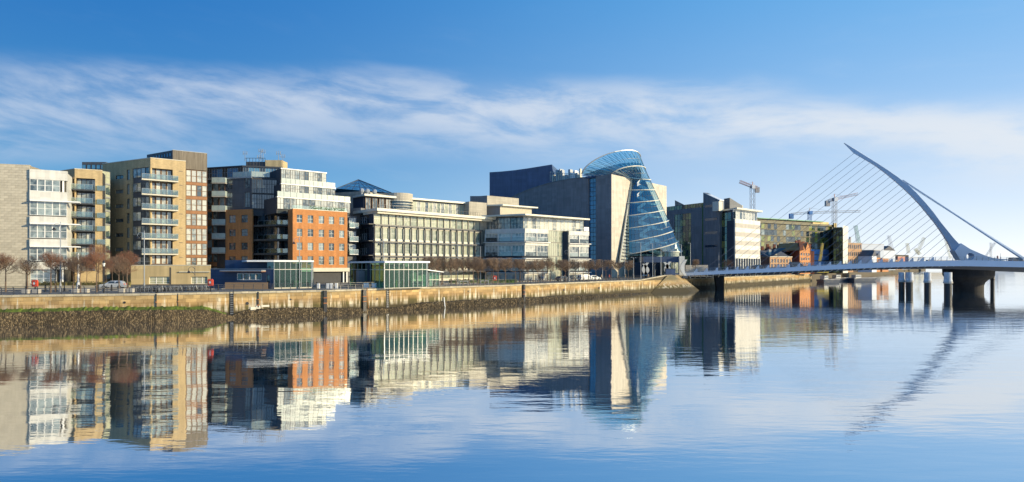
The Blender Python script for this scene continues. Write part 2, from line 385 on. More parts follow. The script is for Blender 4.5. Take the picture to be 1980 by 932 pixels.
def balcony(par, w, u0, u1, z, dp=1.4, d=0, slabm='pale_stone', gm='balustrade', hh=1.1, rail='alu', sides=True, n=3, st=.22):
    mb = MB().box(u0, u1, d-dp, d, z-st, z); o = part('balcony', mb, slabm, par, w.M)
    s = (u1-u0)/n
    for i in range(n):
        part('glass_panel', MB().box(u0+i*s+.03, u0+(i+1)*s-.03, d-dp+.02, d-dp+.04, z+.05, z+hh), gm, o, w.M)
    if sides:
        for uu in (u0+.02, u1-.04): part('glass_panel', MB().box(uu, uu+.02, d-dp+.05, d, z+.05, z+hh), gm, o, w.M)
    r = MB().box(u0, u1, d-dp, d-dp+.06, z+hh, z+hh+.05)
    for i in range(n+1): x = min(u1-.04, u0+i*s); r.box(x, x+.04, d-dp+.005, d-dp+.045, z, z+hh)
    part('handrail', r, rail, o, w.M); return o

# ------------------------------------------------------------------ quay line: photo column -> metres
QP = [(-600, 150), (-150, 129), (0, 125), (300, 117), (640, 102), (980, 80), (1230, 59), (1340, 49), (1400, 44), (1570, 31), (1650, 22), (1730, 14), (1790, 8)]
def yw(px):
    for (a, b), (c, d) in zip(QP, QP[1:]):
        if px <= c: return b+(d-b)*(px-a)/(c-a)
    return QP[-1][1]
def Q(px, off=0.0):                                  # point on the quay edge; off > 0 towards the land
    Z = F*H/yw(px); p = P(px, Z); q = P(px+4, F*H/yw(px+4)); e = (q-p).normalized(); return p+Vector((-e.y, e.x, 0))*off
def qtop(px):
    if px < 1238: return G
    if px < 1288: return G+(px-1238)/50*1.2
    if px < 1330: return G+1.2
    return G-.2

# ------------------------------------------------------------------ water, ground, road, quay wall
def water_material():
    m = bpy.data.materials.new('river_water'); m.use_nodes = True; nt = m.node_tree; N = nt.nodes; L = nt.links; N.clear()
    tc = N.new('ShaderNodeTexCoord')
    def noise(sc, det, sx, sy):
        mp = N.new('ShaderNodeMapping'); mp.inputs['Scale'].default_value = (sx, sy, 1); L.new(tc.outputs['Object'], mp.inputs[0])
        n = N.new('ShaderNodeTexNoise'); n.inputs['Scale'].default_value = sc; n.inputs['Detail'].default_value = det; L.new(mp.outputs[0], n.inputs['Vector']); return n.outputs[0]
    a = noise(.62, 5, .30, 1.0); b = noise(.06, 3, .35, 1.0); pm = noise(.012, 2, .5, 1)
    rg = N.new('ShaderNodeMapRange'); rg.inputs['From Min'].default_value = .38; rg.inputs['From Max'].default_value = .66; rg.inputs['To Min'].default_value = .25; rg.inputs['To Max'].default_value = 1; L.new(pm, rg.inputs[0])
    ml = N.new('ShaderNodeMath'); ml.operation = 'MULTIPLY'; L.new(a, ml.inputs[0]); L.new(rg.outputs[0], ml.inputs[1])
    ad = N.new('ShaderNodeMath'); ad.operation = 'MULTIPLY_ADD'; L.new(b, ad.inputs[0]); ad.inputs[1].default_value = 1.6; L.new(ml.outputs[0], ad.inputs[2])
    bp = N.new('ShaderNodeBump'); bp.inputs['Strength'].default_value = 1; bp.inputs['Distance'].default_value = .042; L.new(ad.outputs[0], bp.inputs['Height'])
    g = N.new('ShaderNodeBsdfGlossy'); g.inputs['Color'].default_value = (.98, .98, .97, 1); g.inputs['Roughness'].default_value = .022; L.new(bp.outputs[0], g.inputs['Normal'])
    df = N.new('ShaderNodeBsdfDiffuse'); df.inputs['Color'].default_value = (.03, .085, .13, 1)
    fr = N.new('ShaderNodeLayerWeight'); fr.inputs[0].default_value = .5; L.new(bp.outputs[0], fr.inputs['Normal'])
    mr = N.new('ShaderNodeMapRange'); mr.inputs['From Min'].default_value = .45; mr.inputs['From Max'].default_value = .95; mr.inputs['To Min'].default_value = .70; mr.inputs['To Max'].default_value = .94
    L.new(fr.outputs['Facing'], mr.inputs[0])
    mx = N.new('ShaderNodeMixShader'); L.new(mr.outputs[0], mx.inputs[0]); L.new(df.outputs[0], mx.inputs[1]); L.new(g.outputs[0], mx.inputs[2])
    o = N.new('ShaderNodeOutputMaterial'); L.new(mx.outputs[0], o.inputs[0]); MATS['river_water'] = m
water_material()
WL = .85                                             # water level below the quay
struct('river_water', MB().face([(-6000,-1500,WL),(9000,-1500,WL),(9000,12000,WL),(-6000,12000,WL)]), 'river_water')

pxs = [-600, -300, -150, -80]+list(range(-40, 1791, 20))
g = MB()
for a, b in zip(pxs, pxs[1:]):
    qa, qb = Q(a, .3), Q(b, .3); g.face([(qa.x,qa.y,G-.02),(qb.x,qb.y,G-.02),(qb.x,9000,G-.02),(qa.x,9000,G-.02)])
qa = Q(-600, .3); g.face([(-6000,qa.y-60,G-.02),(qa.x,qa.y,G-.02),(qa.x,9000,G-.02),(-6000,9000,G-.02)])
struct('ground', g, 'ground_soil')
def strip(name, m, o0, o1, z, a=-300, b=1240, step=20, kerb=None):
    mb = MB(); xs = list(range(a, b+1, step))
    for p, q in zip(xs, xs[1:]):
        A, B, C, D = Q(p, o0), Q(q, o0), Q(q, o1), Q(p, o1)
        if kerb is None: mb.face([(A.x,A.y,z),(B.x,B.y,z),(C.x,C.y,z),(D.x,D.y,z)])
        else: mb.hexa([(A.x,A.y,z),(B.x,B.y,z),(C.x,C.y,z),(D.x,D.y,z)], [(A.x,A.y,kerb),(B.x,B.y,kerb),(C.x,C.y,kerb),(D.x,D.y,kerb)])
    return struct(name, mb, m)
strip('promenade', 'paving', .3, 13.0, G-.01)
strip('kerb', 'kerb_stone', 13.0, 13.3, G-.02, kerb=G+.12)
strip('road', 'asphalt', 13.3, 21.3, G)
strip('pavement', 'paving', 21.6, 26.5, G-.01, kerb=G+.11)
strip('kerb', 'kerb_stone', 21.3, 21.6, G-.02, kerb=G+.12)
mk = MB()
for px in range(-80, 1220, 16):
    A, B = Q(px, 17.25), Q(px+7, 17.25); C, D = Q(px+7, 17.37), Q(px, 17.37)
    mk.face([(A.x,A.y,G+.004),(B.x,B.y,G+.004),(C.x,C.y,G+.004),(D.x,D.y,G+.004)])
struct('road_marking', mk, 'road_paint')

def quay_material():
    m = mat('quay_stone', (.43, .295, .13), .9, .28, .45, .4, 6, stretch=(1, 1, 2.2)); nt = m.node_tree; N = nt.nodes; L = nt.links
    b = N['Principled BSDF']; src = b.inputs['Base Color'].links[0].from_socket
    tc = N.new('ShaderNodeTexCoord'); sp = N.new('ShaderNodeSeparateXYZ'); L.new(tc.outputs['Object'], sp.inputs[0])
    mp = N.new('ShaderNodeMapping'); mp.inputs['Scale'].default_value = (1.3, 1.3, .10); L.new(tc.outputs['Object'], mp.inputs[0])
    st = N.new('ShaderNodeTexNoise'); st.inputs['Scale'].default_value = 1.6; st.inputs['Detail'].default_value = 5; L.new(mp.outputs[0], st.inputs['Vector'])
    mp2 = N.new('ShaderNodeMapping'); mp2.inputs['Scale'].default_value = (.12, .12, .3); L.new(tc.outputs['Object'], mp2.inputs[0])
    n2 = N.new('ShaderNodeTexNoise'); n2.inputs['Scale'].default_value = 1; n2.inputs['Detail'].default_value = 5; L.new(mp2.outputs[0], n2.inputs['Vector'])
    def mr(v, a, b_, c=0, d=1):
        n = N.new('ShaderNodeMapRange'); n.inputs['From Min'].default_value = a; n.inputs['From Max'].default_value = b_; n.inputs['To Min'].default_value = c; n.inputs['To Max'].default_value = d; L.new(v, n.inputs[0]); return n.outputs[0]
    def mul(a, c):
        n = N.new('ShaderNodeMath'); n.operation = 'MULTIPLY'; L.new(a, n.inputs[0]); L.new(c, n.inputs[1]); return n.outputs[0]
    def mix(f, a, col, bt='MIX'):
        n = N.new('ShaderNodeMix'); n.data_type = 'RGBA'; n.blend_type = bt; L.new(f, n.inputs['Factor']); L.new(a, n.inputs['A'])
        if isinstance(col, tuple): n.inputs['B'].default_value = (*col, 1)
        else: L.new(col, n.inputs['B'])
        return n.outputs['Result']
    wz = N.new('ShaderNodeMath'); wz.operation = 'MULTIPLY_ADD'; L.new(n2.outputs[0], wz.inputs[0]); wz.inputs[1].default_value = 1.6; L.new(sp.outputs[2], wz.inputs[2])
    z = wz.outputs[0]
    c = mix(mr(z, 4.9, 4.1), src, (.39, .24, .10))                      # orange tide stain
    c = mix(mul(mr(z, 4.4, 3.2), mr(st.outputs[0], .44, .58)), c, (.54, .49, .37))   # lime streaks
    c = mix(mul(mr(z, 5.4, 4.9), mr(st.outputs[0], .58, .70)), c, (.58, .54, .42))
    c = mix(mul(mr(z, 4.5, 3.5), mr(st.outputs[0], .56, .44)), c, (.12, .10, .035))   # olive algae
    c = mix(mr(z, 3.4, 2.6), c, (.06, .047, .022))                         # wet dark foot
    c = mix(mul(mr(z, 5.0, 5.9), mr(n2.outputs[0], .42, .60)), c, (.20, .17, .09))
    gi = N.new('ShaderNodeNewGeometry'); v_ = N.new('ShaderNodeVectorMath'); v_.operation = 'SCALE'; L.new(c, v_.inputs[0]); L.new(mr(gi.outputs['Random Per Island'], 0, 1, .72, 1.12), v_.inputs['Scale'])
    L.new(v_.outputs[0], b.inputs['Base Color'])
quay_material()
mat('quay_joint', (.10, .08, .05), .95, .3)
mat('algae', (.045, .075, .008), .9, .5, .7, .6, 7, stretch=(1, 1, 1), col2=(.10, .14, .016))
mat('wet_rock', (.022, .017, .010), .8, .5, 2, .5, 8)
mat('mussel', (.055, .038, .018), .75, .5, 1.3, .3, 12)
mat('mussel_dry', (.22, .16, .085), .75, .4, 1.3, .3, 12)
mat('rust_stain', (.32, .13, .05), .9, .2)
mat('coping', (.40, .35, .25), .85, .15, .8, .2, rnd=.14)
mat('moss_cap', (.22, .23, .10), .9, .3, .6)

# backing wall, then the ashlar on its face, then one coping stone after another
xs = [-300, -150, -60]+list(range(-40, 1791, 10)); bw = MB()
for a, b in zip(xs, xs[1:]):
    A, B, C, D = Q(a, .06), Q(b, .06), Q(b, 1.0), Q(a, 1.0); ta, tb = qtop(a)-.30, qtop(b)-.30
    bw.hexa([(A.x,A.y,-.8),(B.x,B.y,-.8),(C.x,C.y,-.8),(D.x,D.y,-.8)], [(A.x,A.y,ta),(B.x,B.y,tb),(C.x,C.y,tb),(D.x,D.y,ta)])
quay = struct('quay_wall', bw, 'quay_joint')
# walk the quay by true length
walk = []; s = 0; px = -30.0
while px < 1570:
    q = Q(px); walk.append((s, px)); nx_ = px+.5; s += (Q(nx_)-q).length; px = nx_
def at_s(t):
    lo, hi = 0, len(walk)-1
    while hi-lo > 1:
        m_ = (lo+hi)//2
        if walk[m_][0] <= t: lo = m_
        else: hi = m_
    (s0, p0), (s1, p1) = walk[lo], walk[hi]; return p0+(p1-p0)*(t-s0)/max(1e-6, s1-s0)
LEN = walk[-1][0]
def block(mb, t0, t1, z0, z1, out, rs=None):
    rs = rs or random; A, B = Q(at_s(t0), -out), Q(at_s(min(t1, LEN)), -out); C, D = Q(at_s(min(t1, LEN)), .055), Q(at_s(t0), .055)
    mb.hexa([(A.x,A.y,z0),(B.x,B.y,z0),(C.x,C.y,z0),(D.x,D.y,z0)], [(A.x,A.y,z1),(B.x,B.y,z1),(C.x,C.y,z1),(D.x,D.y,z1)])
ash = MB(); zc = -.4; row = 0
while zc < 4.65:
    hgt = .56; t = -1.2*random.random()
    while t < LEN-1:
        ln = random.uniform(1.0, 1.7) if t < 140 else random.uniform(1.6, 3.0)
        ztop = min(zc+hgt, 4.69); block(ash, max(0, t)+.012, t+ln-.012, zc+.012, ztop-.012, random.uniform(0, .035)); t += ln
    zc += hgt; row += 1
ao = part('stone_block', ash, 'quay_stone', quay); ao['kind'] = 'stuff'
t = 0; n = 0
while t < LEN-1 and n < 240:
    ln = 1.05 if t < 70 else (1.5 if t < 150 else 2.2)
    pm = at_s(t+ln/2); mb = MB(); zt = qtop(pm)
    A, B = Q(at_s(t+.012), -.07), Q(at_s(min(LEN, t+ln-.012)), -.07); C, D = Q(at_s(min(LEN, t+ln-.012)), .9), Q(at_s(t+.012), .9); zz = zt+random.uniform(-.012, .012)
    za, zb = (qtop(at_s(t))+zz-zt, qtop(at_s(t+ln))+zz-zt)
    mb.hexa([(A.x,A.y,za-.30),(B.x,B.y,zb-.30),(C.x,C.y,zb-.30),(D.x,D.y,za-.30)], [(A.x,A.y,za),(B.x,B.y,zb),(C.x,C.y,zb),(D.x,D.y,za)])
    part('coping_stone', mb, 'coping', quay); t += ln; n += 1
for a, b in ((1240, 1246), (1246, 1340)): pass

# sloping mussel-covered foot of the wall and the green ledge on it
def weed_top(px):
    pts = [(-60, 2.65), (0, 2.6), (200, 2.65), (300, 2.55), (400, 2.35), (447, 1.2), (475, 2.0), (560, 2.15), (630, 1.9), (690, 1.55), (760, 1.35), (820, 2.0), (980, 2.0), (1100, 1.7), (1230, 1.1), (1300, .5), (1400, .5), (1570, .5)]
    for (a, b), (c, d) in zip(pts, pts[1:]):
        if px <= c: return b+(d-b)*(px-a)/(c-a)
    return .5
def ledge_out(px): return .95 if px < 400 else max(.22, .95-(px-400)*.016)
rk = MB(); al = MB(); xs = list(range(-150, 1300, 4))
def rr(px, k, a): return random.Random(int(px)*13+k*7).uniform(-a, a)
for a, b in zip(xs, xs[1:]):
    r = []
    for p in (a, b):
        wt = weed_top(p)+rr(p, 1, .07); lo = ledge_out(p)
        r.append([Q(p, -lo-.55+rr(p, 2, .15))+Vector((0,0,-.3)), Q(p, -lo-.2+rr(p, 3, .12))+Vector((0,0,wt*.5)), Q(p, -lo)+Vector((0,0,wt)), Q(p, .05)+Vector((0,0,wt+.5*(lo/.95)+rr(p, 5, .09)))])
    for k in range(2): rk.face([r[0][k], r[1][k], r[1][k+1], r[0][k+1]])
    if a < 438: al.face([r[0][2], r[1][2], r[1][3], r[0][3]])
    else: rk.face([r[0][2], r[1][2], r[1][3], r[0][3]])
struct('wall_foot', rk, 'wet_rock')
tag(part('algae_ledge', al, 'algae', None), 'bright green algae on the ledge along the foot of the quay wall', 'algae', None, 'stuff')
ml = MB(); ml2 = MB(); rnd = random.Random(3)
def lump(mb, c, r, h, lean):
    i = len(mb.v); n = 4; a0 = rnd.random()*3
    for k in range(n): t = a0+2*math.pi*k/n; mb.v.append((c.x+r*math.cos(t), c.y+r*math.sin(t), c.z-h*.5))
    mb.v.append((c.x+lean.x, c.y+lean.y, c.z+h*.5)); mb.v.append((c.x, c.y, c.z-h*.8))
    for k in range(n): j = (k+1) % n; mb.f += [(i+k, i+j, i+n), (i+j, i+k, i+n+1)]; mb.m += [0, 0]
for k in range(30000):
    p = rnd.triangular(-30, 1300, 0) if k % 3 else rnd.uniform(-30, 1300); wt = weed_top(p); lo = ledge_out(p)
    f = rnd.random(); zz = wt*f; off = -lo-.55+.55*f+.03
    c = Q(p, off-rnd.random()*.08)+Vector((0, 0, zz)); r = rnd.uniform(.05, .13)
    lump(ml2 if rnd.random() < .28 else ml, c, r, rnd.uniform(.12, .34), Vector((rnd.uniform(-.05, .05), rnd.uniform(-.06, .02), 0)))
tag(part('mussel_cluster', ml2, 'mussel_dry', None), 'paler dry mussel shells scattered over the weed at the foot of the quay wall', 'mussels', None, 'stuff')
tag(part('mussel_cluster', ml, 'mussel', None), 'dark brown mussels and weed crusting the foot of the quay wall', 'seaweed', None, 'stuff')

# wedge added below the bridge head, shaped so its dark side imitates a shadow
A, B, C, Dd = Q(1250, 0), Q(1296, -9), Q(1326, -6.5), Q(1352, 0)
tp = Q(1288, -.6)+Vector((0,0,6.15)); tp2 = Q(1312, -.4)+Vector((0,0,6.1)); ab = MB()
mid = lambda p, z: Vector((p.x, p.y, z))
ab.face([mid(A,-.5), mid(B,-.5), tp]).face([mid(B,-.5), mid(C,-.5), tp2, tp]).face([mid(C,-.5), mid(Dd,-.5), tp2])
struct('shadow_wedge', ab, 'quay_stone')

# timber fenders, ladders, drain holes and pipes on the wall
def on_quay(px, out=0., z=0.):
    q = Q(px, -out); a = Q(px-3); b = Q(px+3); e = (b-a).normalized(); n_ = Vector((e.y, -e.x, 0))
    return Matrix(((e.x, -n_.x, 0, q.x), (e.y, -n_.y, 0, q.y), (0,0,1,z), (0,0,0,1)))
def fender(px, wd, label, z0=-.3, z1=4.9):
    M = on_quay(px, .05); o = put('timber_fender', None, None, M); tag(o, label, 'fender', 'timber fenders on the quay wall')
    dp = min(.42, wd*.8); part('pile', MB().box(-wd/2, wd/2, -dp, 0, z0, z1), 'black_metal', o, M)
    for zz in (3.6, 2.7): part('strap', MB().box(-wd/2-.03, wd/2+.03, -dp-.03, .02, zz, zz+.15), 'rust_stain', o, M)
fender(628, .55, 'heavy black timber fender on the quay in front of the orange building'); fender(703, .62, 'heavy black timber fender with a rusty pipe beside it, near the second glass pavilion')
fender(1011, .6, 'black fender on the quay before the white office building')
fender(302, .14, 'thin black pole fender on the quay in front of the bicycle rack'); fender(344, .09, 'short thin fender under the bicycle rack', 2.6); fender(499, .2, 'short thick fender below the blue pavilion', 2.4)
fender(1332, .35, 'short black fender beside the bridge head', .2, 3.6)
def ladder(px, label):
    M = on_quay(px, .02); o = put('quay_ladder', None, None, M); tag(o, label, 'ladder', 'ladders on the quay wall')
    part('backing', MB().box(-.26, .26, -.01, .05, -.2, 4.7), 'black_metal', o, M)
    for x in (-.26, .22): part('rail', MB().box(x, x+.05, -.14, -.07, -.2, 5.3), 'black_metal', o, M)
    me = MB().box(-.22, .22, -.13, -.09, -.02, .02).mesh('rung', 'alu')
    for k in range(14): put('rung', me, o, M @ T((0, 0, .2+k*.35)))
ladder(448, 'black ladder on the quay wall left of the blue pavilion'); ladder(749, 'narrow ladder on the quay wall below the right glass pavilion')
for px, z, r, lb in ((241, 3.7, .16, 'round drain hole in the quay wall below the silver car'), (562, 3.55, .14, 'square drain outlet below the left glass pavilion'), (729, 3.1, .2, 'twin drain outlets right of the tall black fender'), (478, 3.1, .24, 'rusty drain outlet right of the left ladder'), (905, 3.9, .15, 'small drain hole below the pleached trees'), (1090, 3.2, .3, 'dark weep hole in the wall left of a larger outlet'), (1158, 3.2, .35, 'dark outlet low in the far quay wall')):
    M = on_quay(px, .06, z); mb = MB().tube((0, -.02, 0), (0, .12, 0), r, r, 12); tag(part('drain_outlet', mb, 'black_metal', None, M), lb, 'drain', 'drain outlets in the quay wall')
M = on_quay(709, .1); mb = MB().path([(0, -.1, 5.2), (.05, -.1, 3.5), (.35, -.1, .1)], .05); tag(part('rusty_pipe', mb, 'rust_stain', None, M), 'thin rusty pipe leaning beside the tall black fender', 'pipe')
M = on_quay(496, .08); mb = MB()
for a_, b_, z0, z1 in ((-.9, -.1, 1.8, 2.5), (-.05, .55, 2.2, 2.7), (.7, 1.9, 2.45, 2.75)): mb.box(a_, b_, -.1, .1, z0, z1)
tag(part('repair_patch', mb, 'pale_stone', None, M), 'pale concrete repair patches low on the quay wall under the blue pavilion', 'patch')
M = on_quay(858, .1); tag(part('white_pole', MB().tube((0, -.5, -.5), (-.15, -.2, 2.9), .11, .09, 8), 'white_plastic', None, M), 'white pole standing in the water at the foot of the wall', 'pole')

# ------------------------------------------------------------------ left: stone block, white offices
def b_stone():
    w = Wall(-110, 115.6, 57, 119.6); o = thing('stone_building', 'beige stone clad block with blank gable at the left edge', 'building', w.pt(0, 0, G)); zt = w.z(57, 320)
    core(o, [w.pt(0, .1), w.pt(w.L, .1), w.pt(w.L, 22), w.pt(0, 22)], 'tile_joint', G, zt-.02, 'wall')
    zt2 = zt; rows = 47; rh = (zt2-G)/rows; u0 = w.u(-6); cw = 1.22; cache = {}
    for r in range(rows):
        off = 0 if r % 2 else -cw/2; u = u0+off
        while u < w.L-.05:
            a, b = u+.012, min(u+cw, w.L)-.012; k = round(b-a, 2)
            if k > .1:
                if k not in cache: cache[k] = MB().box(0, k, 0, .12, .012, rh-.012).mesh('tile', 'cream_tile')
                put('tile', cache[k], o, w.at(a, random.uniform(-.012, .006), G+r*rh))
            u += cw
    part('tile_field', MB().box(0, u0-.7, 0, .1, G, zt2), 'stone_grey', o, w.M)
    bx(o, w, 'coping', 'cream_tile', 0, w.L+.05, -.05, .5, zt2, zt2+.12)
b_stone()
def b_white():
    w = Wall(57, 119.2, 130, 122.2); o = thing('office_building', 'white office block with horizontal bands and gridded windows', 'building', w.pt(0, 0, G))
    Z = lambda y: w.z(57, y); L = w.L; uc = w.u(116)
    core(o, [w.pt(0, 1.2), w.pt(L-.3, 1.2), w.pt(L-.3, 20), w.pt(0, 20)], 'concrete_dark', G, Z(330))
    bands = [(326.5, 345.5), (368.3, 388.5), (417.3, 433), (461.6, 477.3), (506.4, 521)]
    for i, (a, b) in enumerate(bands):
        bx(o, w, 'spandrel', 'white_render', 0, L, 0, 1.0, Z(b), Z(a))
    for y in (388.5, 433, 477.3): bx(o, w, 'canopy', 'white_metal', .2, w.u(155), -.9, 1.3, Z(y)-.02, Z(y)+.22)
    for i, (a, b) in enumerate(((345.5, 368.3), (388.5, 417.3), (433, 461.6), (477.3, 506.4))):
        ue = uc if i == 0 else L-.05; n = 4 if i == 0 else 5; s = (ue-.02)/n
        for k in range(n): window(o, w, .01+k*s, .01+(k+1)*s, Z(b)+(.0 if i == 0 else .2), Z(a), 1, 2, 'white_metal', 'glass', .12, .07)
    bx(o, w, 'column', 'white_metal', uc+.35, uc+.65, .2, .5, Z(368.3), Z(345.5))
    part('wall', MB().box(uc, L, 1.0, 1.1, Z(368), Z(346)), 'concrete_dark', o, w.M)
    ug = w.u(108); s = (ug-.02)/4
    for k in range(4): window(o, w, .02+k*s, .02+(k+1)*s, G+.6, Z(521), 1, 3, 'white_metal', 'glass', .7, .07)
    bx(o, w, 'plinth', 'granite', 0, ug, .6, 1, G, G+.6); bx(o, w, 'column', 'white_metal', w.u(119), w.u(122), .4, .75, G, Z(521))
    # east return
    part('return_wall', MB().box(L-.32, L-.02, 1.0, 18, Z(506), Z(330)), 'white_render', o, w.M)
b_white()

# ------------------------------------------------------------------ brick apartments
def aparts3():
    wf = Wall(144.5, 128, 197.6, 130.3); ww = Wall(117, 131, 144.5, 128); o = thing('apartment_building', 'narrow buff brick apartment block with dark balconies, half hidden by the white offices', 'building', wf.pt(0, 0, G))
    zt = wf.z(144.5, 326.5); ua, ub = .15, wf.u(184)
    core(o, [ww.pt(0, .4), wf.pt(0, 1.6), wf.pt(wf.L, 1.6), wf.pt(wf.L, 16), wf.pt(0, 16)], 'dark_wall', G, zt-.3)
    Zs = [wf.z(160, y) for y in (367, 393.5, 420, 446, 472, 498, 524)]
    holed(o, wf, 'wall', 'buff_brick', 0, wf.L, G, zt, [(ua, ub, G+3, wf.z(150, 344))], .4)
    for k, z in enumerate(Zs):
        top = min(z+2.45, wf.z(150, 344)); s = (ub-ua)/4
        for j in range(4): window(o, wf, ua+j*s, ua+(j+1)*s, z, top, 1, 1, 'dark_metal', 'glass_curtain', 1.2, .07)
        bx(o, wf, 'floor_slab', 'dark_metal', ua, ub, .05, 1.5, z-.32, z)
        if k < 6: balcony(o, wf, wf.u(132), wf.u(181), z, 1.3, .3, 'dark_metal', 'balustrade', n=3)
    for z in Zs: 
        if z > G+5: part('glass_panel', MB().box(wf.u(188), wf.L+.6, -.35, -.32, z, z+1.1), 'balustrade', o, wf.M)
    hs = []
    for z in Zs[:6]: hs += [(.5, 1.5, z+.2, z+2.3), (1.9, ww.L-.3, z+.2, z+2.3)]
    holed(o, ww, 'wall', 'buff_brick', 0, ww.L, G, zt, hs, .3)
    for h in hs: window(o, ww, *h, 1, 1, 'dark_metal', 'glass', .15, .08)
    bx(o, wf, 'coping', 'pale_stone', -.05, wf.L, -.06, .5, zt, zt+.12); bx(o, ww, 'coping', 'pale_stone', 0, ww.L, -.06, .5, zt, zt+.12)
    # rooftop room
    w2 = Wall(158, 146, 204, 146); z2 = w2.z(197, 313)
    core(o, [w2.pt(0, .1), w2.pt(w2.L, .1), w2.pt(w2.L, 9), w2.pt(0, 9)], 'dark_clad', zt-3, z2, 'penthouse'); s = w2.L/5
    for k in range(5): window(o, w2, k*s+.1, (k+1)*s-.05, w2.z(180, 327), w2.z(180, 318), 1, 1, 'dark_metal', 'glass_blue', -.05, .06)
aparts3()
def glasslink():
    w = Wall(197.2, 134, 213, 136); o = thing('stair_tower', 'slim glazed stair tower between the two buff brick apartment blocks', 'stairwell', w.pt(0, 0, G)); zt = w.z(205, 335)
    core(o, [w.pt(0, .4), w.pt(w.L, .4), w.pt(w.L, 6), w.pt(0, 6)], 'interior_warm', G, zt-.2)
    z = G+1.2
    while z < zt-2.5: window(o, w, 0, w.L, z+.25, z+3.0, 2, 2, 'alu', 'glass_green', 0, .06); bx(o, w, 'floor_slab', 'alu', 0, w.L, -.05, .3, z, z+.25); z += 3.05
glasslink()
def aparts4():
    w = Wall(291, 134, 359, 138.3); ww = Wall(198, 142, 291, 134); o = thing('apartment_building', 'tall buff brick apartment block with a stack of glass balconies and timber clad top', 'building', w.pt(0, 0, G))
    zt = w.z(291, 305.5); Z = lambda y: w.z(291, y); uh = w.u(334)
    core(o, [ww.pt(0, .5), w.pt(0, 1.9), w.pt(w.L, 1.9), w.pt(w.L, 20), ww.pt(0, 20)], 'dark_wall', G, zt-.3)
    holed(o, w, 'wall', 'buff_brick', 0, w.L, G, zt, [(.001, uh, Z(513), Z(324.4))], .5)
    sl = [349.6, 378, 406.4, 434.8, 463.3, 492.5, 513]; prev = Z(324.4)
    for k, y in enumerate(sl):
        z = Z(y)+.25; tp = prev-.02; s = (uh-.05)/4
        for j in range(4): window(o, w, .05+j*s, .05+(j+1)*s-.04, z, tp, 1, 1, 'timber_frame', 'glass_pale' if j % 2 else 'glass_curtain', 1.1, .14)
        bx(o, w, 'floor_slab', 'dark_metal', .02, uh, .05, 1.5, z-.25, z-.02)
        if k < 6: balcony(o, w, w.u(273), w.u(343), z, 1.45, .1, 'pale_stone', 'balustrade', n=5, st=.28)
        prev = z-.27
    for y in (326, 354, 382, 411, 439, 468, 497): bx(o, w, 'vent', 'dark_metal', w.u(346), w.u(353), -.02, .02, Z(y)-.05, Z(y)+.05)
    hs = []; gr = []
    for y in (339, 367, 395, 423, 451, 479):
        hs.append((ww.u(223), ww.u(238.5), ww.z(230, y+7), ww.z(230, y)))
        a, b = ww.z(270, y+4), ww.z(270, y-14); gr.append((ww.u(256), ww.u(288), a, b)); hs.append((ww.u(245), ww.u(250.5), ww.z(247, y+9), ww.z(247, y-11)))
    gr.append((ww.u(256), ww.u(288), ww.z(270, 511), ww.z(270, 497)))
    holed(o, ww, 'wall', 'buff_brick', 0, ww.L, G, zt, hs+[(g_[0], g_[1], G+4.2, ww.z(270, 324.5)) for g_ in gr[:1]], .35)
    for h in hs: window(o, ww, *h, 2 if h[1]-h[0] > 1.2 else 1, 1, 'dark_metal', 'glass', .15, .08)
    bx(o, ww, 'cladding', 'dark_clad', gr[0][0], gr[0][1], .2, .35, G+4.2, ww.z(270, 324.5))
    for a, b, c, d in gr:
        s = (b-a)/4
        for j in range(4): window(o, ww, a+j*s, a+(j+1)*s-.03, c, d, 1, 1, 'dark_metal', 'glass_curtain', .10, .08)
    bx(o, w, 'coping', 'pale_stone', 0, w.L+.05, -.07, .5, zt, zt+.14); bx(o, ww, 'coping', 'pale_stone', 0, ww.L, -.07, .5, zt, zt+.14)
    # timber clad tower and window strip
    w2 = Wall(334, 141.2, 400.5, 145.6); wl = Wall(284, 147, 334, 141.2); z2 = w2.z(334, 290.3)
    core(o, [wl.pt(0, .2), w2.pt(0, .2), w2.pt(w2.L-.02, .5), w2.pt(w2.L, 16), wl.pt(0, 14)], 'dark_wall', G, z2-.1)
    zb = w2.z(380, 328.5); bx(o, w2, 'timber_cladding', 'timber', 0, w2.L, -.05, .25, zb, z2); bx(o, wl, 'timber_cladding', 'dark_clad', 0, wl.L, 0, .25, zt-.5, z2)
    for j in range(7): a = wl.u(296+j*5.2); window(o, wl, a, a+.75, wl.z(310, 306), wl.z(310, 299), 1, 1, 'dark_metal', 'glass_blue', -.08, .06)
    bx(o, w2, 'coping', 'alu', -.05, w2.L, -.1, .4, z2, z2+.12)
    a, b = w2.u(359.5), w2.L; Z2 = lambda y: w2.z(380, y); s = (b-a)/4
    for (y0, y1) in ((329.5, 353), (358, 380), (385.5, 408), (413.5, 436.5), (442, 466), (470.5, 493.5), (497.5, 513)):
        for j in range(4): window(o, w2, a+j*s, a+(j+1)*s, Z2(y1), Z2(y0), 1, 2, 'timber_frame', 'glass_pale' if (j+int(y0)) % 3 else 'glass_curtain', -.02, .12)
        bx(o, w2, 'spandrel', 'copper_panel', a, b, 0, .18, Z2(y1+5.5), Z2(y1))
    # podium
    wp = Wall(253, 131, 406.5, 134.5); zp = wp.z(253, 513.5)
    core(o, [wp.pt(0, .4), wp.pt(wp.L, .4), w2.pt(w2.L+.6, 2), ww.pt(ww.L*.5, 2)], 'buff_render', G, zp-.05, 'podium_core')
    hs = [(wp.u(288), wp.u(327.5), G+.1, wp.z(300, 535)), (wp.u(369), wp.u(401), G+.1, wp.z(380, 535))]
    holed(o, wp, 'podium_wall', 'buff_render', 0, wp.L, G, zp, hs, .5)
